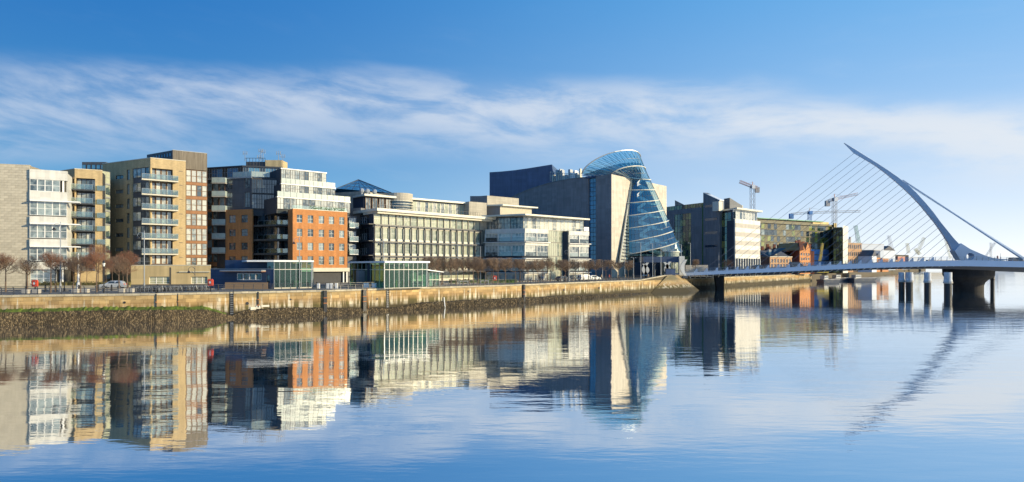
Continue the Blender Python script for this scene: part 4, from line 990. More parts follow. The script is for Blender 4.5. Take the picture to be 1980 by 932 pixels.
# ------------------------------------------------------------------ convention hall with tilted glass barrel
def hall():
    wl = Wall(989, 246, 1182, 212); wr = Wall(1182, 212, 1289, 241); o = thing('conference_centre', 'granite conference hall with a tilted ringed glass barrel in front', 'building', wl.pt(wl.L, 0, G))
    Zl = lambda px, y: wl.z(px, y)
    # curved-top grey wall
    top = [(989, 382), (1005, 374), (1022, 367), (1040, 361), (1060, 355), (1080, 350.5), (1100, 347), (1118, 344.8), (1137, 343.5)]
    poly = [(wl.u(p), wl.z(p, y)) for p, y in top]; mb = MB().prismd([(wl.u(989), G), (wl.u(1137), G)]+poly[::-1], 0, 30)
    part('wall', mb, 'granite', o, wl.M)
    cp = MB()
    for (a, b), (c, d) in zip(poly, poly[1:]): cp.hexa([(a,-.15,b),(c,-.15,d),(c,1.0,d),(a,1.0,b)], [(a,-.15,b+.3),(c,-.15,d+.3),(c,1.0,d+.3),(a,1.0,b+.3)])
    part('roof_edge', cp, 'grey_clad', o, wl.M)
    zt = wl.z(1182, 336.6); u0, u1, u2 = wl.u(1137), wl.u(1152), wl.L
    n = 22; h = (zt-G-.5)/n
    for k in range(n): window(o, wl, u0+.02, u1-.02, G+k*h, G+(k+1)*h-.02, 2, 1, 'dark_metal', 'glass_blue', .8, .07)
    bx(o, wl, 'roof_edge', 'navy_panel', u0-1, u1+.1, -.3, 3, zt-.5, zt+.25)
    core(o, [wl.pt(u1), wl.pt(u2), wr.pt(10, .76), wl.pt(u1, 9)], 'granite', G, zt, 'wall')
    # sunlit wall running behind the barrel
    zr = wr.z(1289, 360); mb = MB().prismd([(.02, G), (wr.L, G), (wr.L, zr), (.02, zt)], .02, .75); part('wall', mb, 'granite_lit', o, wr.M)
    # rear dark fly tower with sweeping top
    wd = Wall(946.6, 280, 1078, 272); tp_ = [(946.6, 333), (970, 331.5), (995, 329), (1020, 325.5), (1045, 321.5), (1067, 318), (1069, 330), (1074, 340), (1085, 348), (1100, 352)]
    mb = MB().prismd([(wd.u(946.6), G), (wd.u(1100), G)]+[(wd.u(p), wd.z(p, y)) for p, y in tp_][::-1], 0, 20); part('fly_tower', mb, 'navy_panel', o, wd.M)
    # plant on the roof
    rn = random.Random(4); wq = Wall(1068, 262, 1128, 250)
    for k in range(16):
        p = 1070+k*3.5; u = wq.u(p); zb = wq.z(p, 347-(k*.05)); hh = rn.uniform(1.2, 4.6); wd_ = rn.uniform(.5, 1.6)
        part('roof_plant', MB().box(u, u+wd_, -1, rn.uniform(0, 2), zb-3, zb+hh), rn.choice(['white_metal', 'pale_stone', 'alu', 'white_metal']), o, wq.M)
    mb = MB()
    for k in range(14):
        p = 1068+k*4; u = wq.u(p); z = wq.z(p, 333+k*.4); mb.tube((u, -1.4, z), (wq.u(p+4), -1.4, wq.z(p+4, 333+k*.4+.4)), .14, .14, 4).tube((u, -1.4, z), (u, -1.4, z-4), .09, .09, 4)
    part('roof_gantry', mb, 'pale_stone', o, wq.M)
    bx(o, Wall(1103, 262, 1113, 262), 'roof_plant', 'navy_panel', 0, 2.6, 0, 2, 40, zat(332, 262)) 
    # barrel: rings from left (on the wall) to right silhouette
    rings = [((1126, 337), (1237.6, 307), 26), ((1184, 336.8), (1247, 329), 8), ((1221, 346), (1257, 348), 0), ((1217, 367.8), (1265.6, 367), 0), ((1213, 392.7), (1274.6, 386.5), 0), ((1210, 417.6), (1283, 405.7), 0), ((1209.5, 442), (1292, 426), 0), ((1209, 468), (1301, 445.6), 0), ((1209, 492), (1309.8, 466.7), 0), ((1214, 511), (1317, 485.4), 0)]
    NS = 16; curves = []
    for i, ((lx, ly), (rx, ry), arch) in enumerate(rings):
        La = P(lx, 215, zat(ly, 215)) if i < 2 else None
        u = wr.u(lx) if i >= 2 else 0
        if i >= 2: q = wr.pt(u, -.2); La = Vector((q.x, q.y, zat(ly, q.y)))
        zr_ = 224+.5*i*0; Rb = P(rx, 222, zat(ry, 222)); ch = Rb-La; cur = []
        bul = (.17*Vector((ch.x, ch.y, 0)).length if i >= 2 else 4.0)
        bdir = Vector((.25, -.97, -.16)) if i >= 2 else Vector((.1, -1, 0))
        for k in range(NS+1):
            a = math.pi*k/NS; m_ = La+ch*((1-math.cos(a))/2); v = m_+bdir*(bul*math.sin(a))
            pxn = CX+F*v.x/v.y; lim = rx+1.0
            v.z += (arch*.19*math.sin(a)*.9 if i < 2 else .0)
            cur.append(v)
        curves.append(cur)
    bar = put('glass_barrel', None, o, T(P(1260, 215, G)))
    for i in range(len(curves)-1):
        A, B = curves[i], curves[i+1]
        if i == 0:  # roof lens: bottom edge follows the wall head
            pass
        Mi = [a_.lerp(b_, .5) for a_, b_ in zip(A, B)]; mb = MB()
        for k in range(NS):
            part('glass_panel', MB().face([B[k], B[k+1], Mi[k+1], Mi[k]]), 'atrium_glass', bar); part('glass_panel', MB().face([Mi[k], Mi[k+1], A[k+1], A[k]]), 'atrium_glass', bar); mb.tube(Mi[k], Mi[k+1], .05, .05, 4, False)
        for k in range(NS+1): mb.tube(A[k], B[k], .055, .055, 4)
        part('mullion', mb, 'dark_metal', bar, kind='stuff')
    for i, A in enumerate(curves):
        mb = MB()
        c = sum(A, Vector())/len(A)
        for k in range(NS):
            a_, b_ = A[k], A[k+1]; oa = (a_-Vector((c.x, c.y, a_.z))).normalized()*.4; ob = (b_-Vector((c.x, c.y, b_.z))).normalized()*.4
            mb.hexa([a_, b_, b_+ob, a_+oa], [a_+Vector((0,0,.26)), b_+Vector((0,0,.26)), b_+ob+Vector((0,0,.26)), a_+oa+Vector((0,0,.26))])
        part('ring', mb, 'cream_metal' if i else 'alu', bar)
    # roof trusses under the top lens
    mb = MB(); A, B = curves[0], curves[1]
    for k in range(NS):
        mb.tube(A[k]+Vector((0, 3, 0)), B[k+1]+Vector((0, 3, -1)), .12, .12, 4).tube(A[k+1]+Vector((0, 3, 0)), B[k]+Vector((0, 3, -1)), .12, .12, 4)
    part('roof_truss', mb, 'white_metal', bar, kind='stuff')
    lens = MB()
    pts2 = [(1126, 339), (1150, 330), (1175, 322), (1200, 316), (1225, 314), (1240, 316), (1240, 345), (1184, 340), (1150, 341)]
    lens.face([P(x, 222, zat(y, 222)) for x, y in pts2]); part('roof_glass', lens, 'glass_blue', bar)
    # louvred strip left of the barrel
    st = MB(); NL = 26
    a0, a1 = curves[2][0], wr.pt(wr.u(1192), -1.2, wr.z(1192, 509)); b0, b1 = curves[2][0]+Vector((.3, 0, 0)), curves[9][0]
    for k in range(NL):
        t0, t1 = k/NL, (k+.62)/NL; st.face([a0.lerp(a1, t0), b0.lerp(b1, t0), b0.lerp(b1, t1), a0.lerp(a1, t1)])
    part('louvre_strip', st, 'glass_pale', bar, kind='stuff'); bk = MB().face([a0+Vector((0,.15,0)), b0+Vector((0,.15,0)), b1+Vector((0,.15,0)), a1+Vector((0,.15,0))]); part('strip_backing', bk, 'dark_clad', bar)
    part('edge_beam', MB().tube(a0, a1, .3, .3, 6), 'cream_metal', bar); part('edge_beam', MB().tube(b0, b1, .22, .22, 6), 'cream_metal', bar)
    # interior: floors and zigzag stairs
    bkp = [c_[0]+Vector((.5, -.35, 0)) for c_ in curves[2:]]+[c_[0].lerp(c_[-1], .93)+Vector((0, .3, 0)) for c_ in curves[:1:-1]]
    bm_ = MB()
    for i in range(2, 9): bm_.face([curves[i][0]+Vector((.5,-.3,0)), curves[i][-1]+Vector((-2,-.3,0)), curves[i+1][-1]+Vector((-2,-.3,0)), curves[i+1][0]+Vector((.5,-.3,0))])
    part('inner_wall', bm_, 'interior_dark', bar)
    for i in range(2, 9):
        A = curves[i]; La, Ra = A[0], A[-1]; c = [La.lerp(Ra, .12)+Vector((0, -1, -.2)), La.lerp(Ra, .92)+Vector((-1, 0, -.4))]
        f0 = A[3]*.55+La*.45; f1 = A[NS//2]*.45+(La+Ra)*.275; zz = min(La.z, Ra.z)
        mb = MB(); pl = [Vector((p.x, p.y, zz)) for p in (La.lerp(Ra, .05), La.lerp(Ra, .95), f1, f0)]
        mb.hexa([p-Vector((0,0,.4)) for p in pl], pl); part('floor_slab', mb, 'interior_pale', bar)
        # flights
        if i < 8:
            Bn = curves[i+1]; zn = min(Bn[0].z, Bn[-1].z)
            s0 = A[NS//2]*.72+((La+Ra)/2)*.28; s0.z = zz; s1 = Bn[NS//2-3]*.72+Bn[0].lerp(Bn[-1], .3)*.28; s1.z = (zz+zn)/2
            s2 = Bn[NS//2+2]*.72+Bn[0].lerp(Bn[-1], .6)*.28; s2.z = zn
            for p, q in ((s0, s1), (s1, s2)):
                mb = MB(); d = Vector((0, 1.6, 0)); mb.hexa([p-Vector((0,0,.5)), q-Vector((0,0,.5)), q+d-Vector((0,0,.5)), p+d-Vector((0,0,.5))], [p+Vector((0,0,.8)), q+Vector((0,0,.8)), q+d+Vector((0,0,.1)), p+d+Vector((0,0,.1))]); part('stair_flight', mb, 'interior_pale', bar)
    # lobby drum and street level
    c = P(1297, 213); mb = MB().lathe([(2.9, G), (2.9, zat(486, 212))], 24, (c.x, c.y, 0)); part('lobby_glass', mb, 'glass_green', o)
    for z in (zat(500, 212), zat(486, 212)-.3): part('lobby_ring', MB().lathe([(2.9, z), (3.2, z), (3.2, z+.35), (2.9, z+.35)], 24, (c.x, c.y, 0)), 'cream_metal', o)
    core(o, [P(1226, 214), P(1296, 218), P(1296, 222), P(1226, 222)], 'interior_dark', G, zat(507, 216), 'ground_floor')
hall()

# ------------------------------------------------------------------ striped office with slanted towers
def mpw():
    w = Wall(1421.6, 250, 1470, 265); wl = Wall(1393, 261, 1421.6, 250); wt = Wall(1361, 268, 1393, 259.5); wg = Wall(1288, 288, 1361, 268)
    o = thing('office_building', 'grey office with slanted roof towers and a white and grey striped front', 'building', w.pt(0, 0, G)); Z = lambda y: w.z(1421.6, y)
    core(o, [wg.pt(0, .7), wg.pt(wg.L-.3, .7), wt.pt(.5, .7), wt.pt(wt.L, .3), wl.pt(0, .3), w.pt(0, .5), w.pt(w.L, .5), w.pt(w.L, 25), wg.pt(0, 25)], 'interior_dark', G, Z(425))
    ys = [422.5, 430, 440.5, 448, 459.5, 467, 479, 486, 492.5, 499.5]; top = Z(422.5); bot = Z(499.5); n = 9; h = (top-bot)/n
    for k in range(n): bx(o, w, 'stripe_band', 'white_render' if k % 2 == 0 else 'concrete', 0, w.L, 0 if k % 2 == 0 else .08, .5, top-(k+1)*h, top-k*h)
    for j in range(11):
        u = .1+j*(w.L-.3)/10; bx(o, w, 'column', 'white_render', u-.1, u+.25, -.1, .3, G, bot)
    for j in range(10): s = (w.L-.3)/10; window(o, w, .1+j*s, .1+(j+1)*s, G, bot-.1, 1, 2, 'alu', 'glass_green', .6, .08)
    # glazed top storey
    zc = Z(404.5)
    for j in range(8): s = (w.L-1)/8; window(o, w, j*s+.2, (j+1)*s+.1, top, zc, 1, 1, 'white_metal', 'glass_curtain', 1.0, .16)
    core(o, [wl.pt(0, 0)+Vector((0,0,0)), w.pt(-.3, -1), w.pt(w.L-.2, -1.2), w.pt(w.L-.2, 14), wl.pt(0, 14)], 'cream_metal', zc, zc+.7, 'roof_canopy')
    core(o, [wl.pt(.3, .8), w.pt(.6, 1.3), w.pt(w.L-1, 1.3), w.pt(w.L-1, 12), wl.pt(.3, 12)], 'interior_dark', top-.4, zc-.02, 'roof_room')
    for ww, n in ((wl, 4),):
        s = ww.L/n
        for k in range(9):
            a = G+k*(zc-G-.8)/9; b = G+(k+1)*(zc-G-.8)/9
            for j in range(n): window(o, ww, j*s+.02, (j+1)*s-.02, a, b-.05, 1, 1, 'dark_metal', 'glass_forest', 0, .07)
    # slanted fins
    mb = MB().prismd([(0, G), (wt.L, G), (wt.L, wt.z(1390, 388)), (wt.u(1362.5), wt.z(1362.5, 372.4)), (0, wt.z(1361, 373))], -.4, 2); part('slanted_tower', mb, 'grey_clad', o, wt.M)
    part('roof_edge', MB().hexa([(0, -.5, wt.z(1361, 373)), (wt.L, -.5, wt.z(1390, 388)), (wt.L, 2.2, wt.z(1390, 388)), (0, 2.2, wt.z(1361, 373))], [(0, -.5, wt.z(1361, 372)), (wt.L, -.5, wt.z(1390, 387)), (wt.L, 2.2, wt.z(1390, 387)), (0, 2.2, wt.z(1361, 372))]), 'white_metal', o, wt.M)
    wv = Wall(1390, 256, 1397, 258); bx(o, wv, 'louvre_box', 'cream_metal', 0, wv.L, 0, 3, Z(405), wv.z(1390, 389))
    for k in range(4): bx(o, wt, 'slot_window', 'glass_dark', 1, wt.L-1.5, -.42, -.35, wt.z(1380, 400+k*26), wt.z(1380, 398+k*26)+.6)
    mb = MB().prismd([(0, 0), (6.6, 0), (6.6, wt.z(1390, 396)-26), (0, wt.z(1390, 381.5)-26)], 0, 4); wv2 = Wall(1411, 262, 1436, 264); part('slanted_tower', mb, 'grey_clad', o, wv2.at(0, 0, 26)); bx(o, wv2, 'louvre_box', 'cream_metal', 5.0, 7.0, .1, 3, 28, wv2.z(1436, 397))
    wv3 = Wall(1305, 290, 1324, 288); a, b = wv3.z(1305, 387), wv3.z(1324, 397); part('slanted_tower', MB().prismd([(0, 25), (4.9, 25), (4.9, b), (0, a)], 0, 4), 'grey_clad', o, wv3.M)
    # long shaded wing
    zt = wg.z(1300, 401); a, b = wg.u(1304), wg.u(1336)
    holed(o, wg, 'wall', 'grey_clad', 0, wg.L, G, zt-1.4, [(a, b, G+.2, zt-3.6)], .4)
    nz = 10; hz = (zt-3.6-G-.2)/nz; s = (b-a)/6
    for k in range(nz):
        for j in range(6): window(o, wg, a+j*s, a+(j+1)*s, G+.2+k*hz, G+.2+(k+1)*hz, 1, 1, 'dark_metal', 'glass_forest', .2, .06)
    n = 14; s = wg.L/n
    for j in range(n): window(o, wg, j*s, (j+1)*s, zt-1.4, zt+.6, 1, 1, 'dark_metal', 'glass_forest', .3, .07)
    bx(o, wg, 'stair_slot', 'planter_green', wg.L-.9, wg.L-.1, -.1, .3, G, zt)
    # low bar on the quay in front
    wq = Wall(1326, 240, 1369, 240); bx(o, wq, 'low_wing', 'concrete', 0, wq.L, 0, 8, G, zat(512.5, 240))
mpw()

# ------------------------------------------------------------------ red brick houses, bank under construction, port
def victorian():
    w = Wall(1488.6, 296, 1531, 303); wl = Wall(1468, 306, 1488.6, 296); o = thing('brick_building', 'low tan brick building with arched windows beyond the striped office', 'building', w.pt(0, 0, G)); zt = w.z(1488.6, 496); zb = G
    rows = [(501, 508), (510.5, 518)]; facade(o, w, 1488.6, 1531, 496, 530, 1488.6, cols(1490, 1530, 7, 2.6), rows, 'tan_brick', 'white_metal', 'glass_dark', 1, 2, .35, zb=G)
    core(o, [wl.pt(0, .1), w.pt(0, .4), w.pt(w.L, .4), w.pt(w.L, 14), wl.pt(0, 14)], 'red_brick', G, zt-.1, 'body')
    bx(o, w, 'cornice', 'pale_stone', -.1, w.L+.1, -.3, .4, zt-.25, zt+.1); bx(o, wl, 'cornice', 'tan_brick', 0, wl.L, -.2, .3, zt-.3, zt+.05)
    zz = zt; mb = MB().face([wl.pt(0, 1, zz), wl.pt(wl.L, 1, zz), wl.pt(wl.L, 9, zz+4.4), wl.pt(0, 9, zz+4.4)]).face([w.pt(0, 1, zz), w.pt(w.L, 1, zz), w.pt(w.L, 7, zz+3.2), w.pt(0, 7, zz+3.2)]); part('roof', mb, 'roof_slate', o)
    for a in (1509, 1498): q = w.pt(w.u(a), 3, zz); part('chimney', MB().box(q.x-.6, q.x+.6, q.y-.5, q.y+.5, zz-1, zz+3.6), 'pale_stone', o)
    # terrace of gables
    for i, (a, b, Z, yt, lb) in enumerate(((1470, 1497, 322, 487, 'slate roofed brick terrace house nearest the striped office'), (1494, 1520, 324, 483, 'slate roofed brick terrace house in the middle of the terrace'), (1515, 1546, 322, 484, 'slate roofed brick terrace house next to the red gabled building'))):
        w1 = Wall(a, Z, b, Z+4); h = thing('terrace_house', lb, 'house', w1.pt(0, 0, G)); z = w1.z(a, 493.5); zr = w1.z(a, yt-3)
        core(h, [w1.pt(0, 0), w1.pt(w1.L, 0), w1.pt(w1.L, 10), w1.pt(0, 10)], 'red_brick', G, z, 'wall')
        part('roof', MB().face([w1.pt(-.2, -.4, z), w1.pt(w1.L+.2, -.4, z), w1.pt(w1.L, 5, zr), w1.pt(0, 5, zr)]).face([w1.pt(-.2, 10, z), w1.pt(w1.L+.2, 10, z), w1.pt(w1.L, 5, zr), w1.pt(0, 5, zr)]), 'roof_slate', h)
        for t_ in (0, .5, 1):
            c = w1.pt(w1.L*t_, 3.5, 0); part('chimney', MB().box(c.x-.65, c.x+.65, c.y-.5, c.y+.5, z, zr+2.4), 'red_brick', h)
        c = w1.pt(w1.L*.3, 2.2, zr-1.8); part('dormer', MB().box(c.x-.9, c.x+.9, c.y-1, c.y+1, zr-3, zr-1.6), 'roof_slate', h)
    w2 = Wall(1546.5, 308, 1567, 318); wl2 = Wall(1529, 322, 1546.5, 308); h = thing('brick_building', 'red brick block with stepped gables and tall chimneys', 'building', w2.pt(0, 0, G)); z = w2.z(1546.5, 484)
    facade(h, w2, 1546.5, 1567, 484, 530, 1546.5, cols(1547.5, 1566, 4, 1.6), [(489, 494), (498, 503), (507, 512)], 'orange_brick', 'white_metal', 'glass_dark', 1, 2, .3, zb=G)
    core(h, [wl2.pt(0, .05), w2.pt(0, .35), w2.pt(w2.L, .35), w2.pt(w2.L, 12), wl2.pt(0, 12)], 'red_brick', G, z-.1, 'body')
    for k in range(2):
        a = k*w2.L/2; b = a+w2.L/2; part('gable', MB().prismd([(a+.05, z), (b-.05, z), ((a+b)/2, z+4)], 0, 12), 'orange_brick', h, w2.M)
    part('gable', MB().prismd([(0, z), (wl2.L, z), (wl2.L*.9, z+4.5), (wl2.L*.6, z+2)], .1, 2), 'red_brick', h, wl2.M)
    for a, dz in ((1534, 3), (1540, 5.5), (1545, 6), (1553, 5), (1560, 4.5), (1565, 3.5)):
        q = P(a, 318); part('chimney', MB().box(q.x-.6, q.x+.6, q.y-.5, q.y+.5, z-2, z+dz), 'red_brick', h)
victorian()
def bank():
    w = Wall(1466, 338, 1612, 372); o = thing('bank_building', 'unfinished bank building with scaffolded glass floors and golden roof storey', 'building', w.pt(0, 0, G)); Z = lambda y: w.z(1470, y)
    zt = Z(431); core(o, [w.pt(0, .5), w.pt(w.L, .5), w.pt(w.L, 30), w.pt(0, 30)], 'interior_dark', G, zt-.3)
    n = 26; s = w.L/n; rows = 8; h = (zt-G)/rows; rn = random.Random(8); ms = [MB().box(0, s-.08, 0, .1, .5, h).mesh('facade_panel', m_) for m_ in ('glass_dark', 'olive_panel', 'glass', 'glass_forest', 'olive_panel')]; nb = MB().box(0, s-.08, -.05, .1, .5, h).mesh('netting_panel', 'net_blue')
    for k in range(rows):
        bx(o, w, 'floor_edge', 'olive_panel', 0, w.L, -.5, .3, G+k*h, G+k*h+.45)
        for j in range(n):
            if k < 4 and j > 14 and j < 24: put('netting_panel', nb, o, w.at(j*s, -.3, G+k*h))
            else: put('facade_panel', rn.choice(ms), o, w.at(j*s, 0, G+k*h))
    dg = MB()
    for j in range(-6, n): 
        for k in range(rows): 
            if (j+k) % 2: continue
            x0 = (j)*s*1.0; 
            if 0 < x0 < w.L-2*s: dg.tube((x0, -.9, G+k*h), (x0+2*s, -.9, G+(k+1)*h), .06, .06, 3, False)
    part('scaffold', dg, 'olive_panel', o, w.M, kind='stuff')
    bx(o, w, 'roof_edge', 'olive_panel', -.5, w.L+.5, -1, 2, zt, zt+1.1)
    bx(o, w, 'roof_storey', 'olive_panel', 0, w.u(1573), 1, 20, zt+1.1, Z(423)); bx(o, w, 'roof_storey', 'gold_metal', w.u(1573), w.u(1604), .5, 18, zt+1.1, Z(422)); bx(o, w, 'roof_canopy', 'green_metal', -1, w.u(1590), -.5, 15, Z(422.5), Z(421))
    for a in (1607, 1610): bx(o, w, 'hoist_mast', 'gold_metal', w.u(a), w.u(a)+.8, -2, -1.2, G, Z(424))
    w2 = Wall(1611, 360, 1628, 356); w3 = Wall(1628, 356, 1639.5, 366); o2 = thing('office_tower', 'narrow golden block with a flared sunlit end beside the unfinished bank', 'building', w2.pt(0, 0, G)); z = w2.z(1628, 441)
    core(o2, [w2.pt(0, .2), w2.pt(w2.L, .2), w3.pt(w3.L, .3), w3.pt(w3.L, 14), w2.pt(0, 14)], 'olive_panel', G, z)
    for k in range(7): hh = (z-G-1)/7; [window(o2, w2, j*1.7+.2, j*1.7+1.7, G+k*hh+.3, G+(k+1)*hh, 1, 1, 'dark_metal', 'glass_forest', -.05, .08) for j in range(3)]
    bx(o2, w2, 'roof_edge', 'gold_metal', 0, w2.L, -.4, .5, z, z+.6)
    mb = MB(); zs = [G+(z+1.5-G)*k/10 for k in range(11)]; prev = None
    for k, zz in enumerate(zs):
        f = ((k-4)/6)**2*.9; row = [w3.pt(-.2, -.6, zz), w3.pt(w3.L*.5+f*.6, -.9, zz), w3.pt(w3.L*.92+f*1.2, -.2, zz)]
        if prev: mb.face([prev[0], prev[1], row[1], row[0]]).face([prev[1], prev[2], row[2], row[1]])
        prev = row
    part('curved_end', mb, 'cream_metal', o2)
bank()
def lattice(mb, p, q, wd, n, r=.09):
    p = Vector(p); q = Vector(q); d = (q-p).normalized(); up = Vector((0, 0, 1)) if abs(d.z) < .8 else Vector((1, 0, 0)); a = d.cross(up).normalized()*wd/2; b = d.cross(a).normalized()*wd/2
    cs = [a+b, a-b, -a-b, b-a]
    for c in cs: mb.tube(p+c, q+c, r, r, 4)
    for k in range(n):
        u, v = p.lerp(q, k/n), p.lerp(q, (k+1)/n)
        for i in range(4): mb.tube(u+cs[i], v+cs[(i+1) % 4], r*.7, r*.7, 3, False)
    return mb
def tower_crane(px, Z, ybase, ytop, jib, cjib, label, mastm='crane_grey', jibm='crane_red', wd=2.0, cab='white_metal'):
    b = P(px, Z, zat(ybase, Z)); t = P(px, Z, zat(ytop, Z)); o = thing('tower_crane', label, 'crane', b)
    part('mast', lattice(MB(), b, t, wd, 14, .13), mastm, o, kind='stuff')
    j1 = P(jib[0], Z, zat(jib[1], Z)); c1 = P(cjib[0], Z, zat(cjib[1], Z)); part('jib', lattice(MB(), t, j1, wd*.7, 16, .11), jibm, o, kind='stuff')
    part('counter_jib', lattice(MB(), t, c1, wd*.7, 5, .14), jibm, o, kind='stuff')
    part('counterweight', MB().box(c1.x-1.4, c1.x+1.4, c1.y-1, c1.y+1, c1.z-3.4, c1.z+.3), 'crane_grey' if cab != 'net_blue' else 'net_blue', o)
    part('cab', MB().box(t.x-1.2, t.x+1.2, t.y-2.2, t.y-1, t.z-1.6, t.z+1), cab, o); part('slewing_ring', MB().tube(t-Vector((0,0,1)), t+Vector((0,0,.8)), 1.5, 1.5, 10), 'crane_grey', o)
    ap = t+Vector((0, 0, 3.5)); part('apex', MB().tube(t, ap, .35, .2, 5).tube(ap, t.lerp(j1, .5), .06, .06, 3).tube(ap, c1, .06, .06, 3), jibm, o)
tower_crane(1455, 420, 510, 361, (1430, 351), (1464, 363), 'red and white tower crane rising behind the striped office', wd=2.6)
tower_crane(1613.5, 400, 470, 385, (1658, 375), (1600, 389), 'tower crane over the golden block with its jib raised to the right', wd=2.2)
tower_crane(1565.5, 440, 440, 411, (1664, 408.5), (1530, 414), 'low tower crane with a long level jib and blue counterweight', 'net_blue', 'crane_grey', 2.0, 'net_blue')
def crawler(px, Z, yb, x1, y1, label, m_='green_metal', w_=1.6):
    b = P(px, Z, zat(yb, Z)); t = P(x1, Z, zat(y1, Z)); o = thing('mobile_crane', label, 'crane', P(px, Z, G)); part('boom', lattice(MB(), b, t, w_, 16, .12), m_, o, kind='stuff')
    part('body', MB().box(b.x-2.5, b.x+4, b.y-2, b.y+2, G+.5, G+3.5), m_, o); part('hoist_rope', MB().tube(t, t-Vector((0,0,(t.z-G)*.5)), .06, .06, 3), 'cable_grey', o)
    return o
crawler(1667, 420, 505, 1654, 436, 'green mobile crane boom leaning left beside the golden block')
crawler(1585, 330, 505, 1590.5, 470, 'yellow boom lift in front of the blue netting', 'yellow_metal', .9)
for i, a in enumerate(((1727, 900, 490, 1718, 455, 'thin pale crane boom above the warehouses', 'crane_grey', 3), (1757, 900, 490, 1754, 470, 'short mast crane right of the warehouses', 'yellow_metal', 3), (1772, 850, 492, 1787, 459, 'yellow dock crane with its boom raised to the right', 'yellow_metal', 3), (1779, 850, 492, 1769, 481, 'yellow dock crane with a low boom to the left', 'yellow_metal', 3), (1838, 900, 500, 1828, 461, 'faint slender crane just left of the pylon foot', 'yellow_metal', 2.5), (1905, 1000, 497, 1924, 469, 'far harbour crane with a long boom right of the pylon', 'crane_grey', 2.2), (1916, 1000, 500, 1916, 469, 'far harbour mast right of the pylon foot', 'crane_grey', 2.2))):
    crawler(a[0], a[1], a[2], a[3], a[4], a[5], a[6], a[7])
def block(px0, px1, Z, ytop, m_, name, label, cat='building', rows=0, colsn=0, gm='glass_dark', roof=None, dz=14):
    w = Wall(px0, Z, px1, Z*1.02); o = thing(name, label, cat, w.pt(0, 0, G)); zt = w.z(px0, ytop)
    core(o, [w.pt(0, .3), w.pt(w.L, .3), w.pt(w.L, dz), w.pt(0, dz)], m_, G, zt-.05, 'body')
    if rows:
        hs = []; cw = w.L/colsn; rh = (zt-G)/rows
        for r in range(rows):
            for c in range(colsn): hs.append((cw*(c+.22), cw*(c+.8), G+rh*(r+.22), G+rh*(r+.82)))
        holed(o, w, 'wall', m_, 0, w.L, G, zt, hs, .25)
        for h in hs: window(o, w, *h, 1, 1, 'white_metal', gm, .12, .1)
    else: bx(o, w, 'wall', m_, 0, w.L, 0, .28, G, zt)
    if roof:
        mb = MB().prismd([(-.3, zt), (w.L+.3, zt), (w.L/2, zt+roof)], -.2, dz) ; part('roof', mb, 'roof_slate', o, w.M)
    else: bx(o, w, 'roof_edge', 'concrete', -.2, w.L+.2, -.2, dz, zt, zt+.4)
    return o, w, zt
o, w, zt = block(1638, 1666, 400, 470, 'tan_brick', 'warehouse', 'brick and concrete framed block being converted, right of the golden tower', 'building', 4, 7)
for k in range(4): part('stack', MB().box(2+k*2.2, 3+k*2.2, 3, 4, zt, zt+3+k % 2*1.5), 'crane_grey', o, w.M)
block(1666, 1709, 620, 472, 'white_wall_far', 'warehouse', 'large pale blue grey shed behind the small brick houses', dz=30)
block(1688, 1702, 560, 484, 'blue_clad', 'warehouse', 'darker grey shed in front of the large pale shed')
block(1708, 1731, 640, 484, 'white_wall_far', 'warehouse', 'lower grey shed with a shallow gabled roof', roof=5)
block(1670, 1684, 420, 498, 'orange_brick', 'brick_building', 'small orange brick building by the far end of the quay', rows=3, colsn=5)
block(1686, 1695, 400, 495, 'white_wall_far', 'house', 'white gable fronted house among small brick buildings', 'house', roof=4)
block(1694, 1702, 420, 498, 'orange_brick', 'house', 'small gabled brick house right of the white gable', 'house', 2, 3, roof=3)
block(1706, 1718, 430, 500, 'orange_brick', 'house', 'low brick house at the end of the small row', 'house', 2, 5)
block(1718, 1745, 700, 503, 'tan_brick', 'warehouse', 'long low brick shed on the far quay', rows=1, colsn=8)
block(1730, 1757, 900, 493, 'concrete_dark', 'warehouse', 'dark port shed below the thin crane booms')
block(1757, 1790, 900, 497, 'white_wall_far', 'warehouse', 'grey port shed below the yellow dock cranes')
block(1736, 1750, 860, 496, 'crane_red', 'container_stack', 'stack of reddish shipping containers on the port quay', 'containers')
block(1795, 1850, 1100, 503, 'concrete', 'warehouse', 'low flat port shed behind the pylon foot', dz=30)
block(1893, 1990, 1500, 506, 'white_wall_far', 'warehouse', 'far low port sheds beyond the right end of the bridge', dz=40)
def ship():
    Z = 1000; o = thing('ship', 'far white ship superstructure seen above the bridge deck', 'ship', P(1930, Z, 0)); b = P(1930, Z)
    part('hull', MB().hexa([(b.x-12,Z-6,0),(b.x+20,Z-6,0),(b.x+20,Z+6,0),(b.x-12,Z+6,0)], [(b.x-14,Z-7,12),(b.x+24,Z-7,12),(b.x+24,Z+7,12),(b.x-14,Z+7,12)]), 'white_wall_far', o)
    part('superstructure', MB().box(b.x-4, b.x+7, Z-5, Z+5, 12, 19).box(b.x-6, b.x+9, Z-6, Z+4, 19.2, 21.5), 'white_render', o); part('funnel', MB().tube((b.x-1, Z, 21.5), (b.x-1, Z, 27), 1.3, 1, 8), 'crane_red', o); part('mast', MB().tube((b.x+4, Z, 21.5), (b.x+4, Z, 31), .5, .2, 5), 'crane_grey', o)
ship()
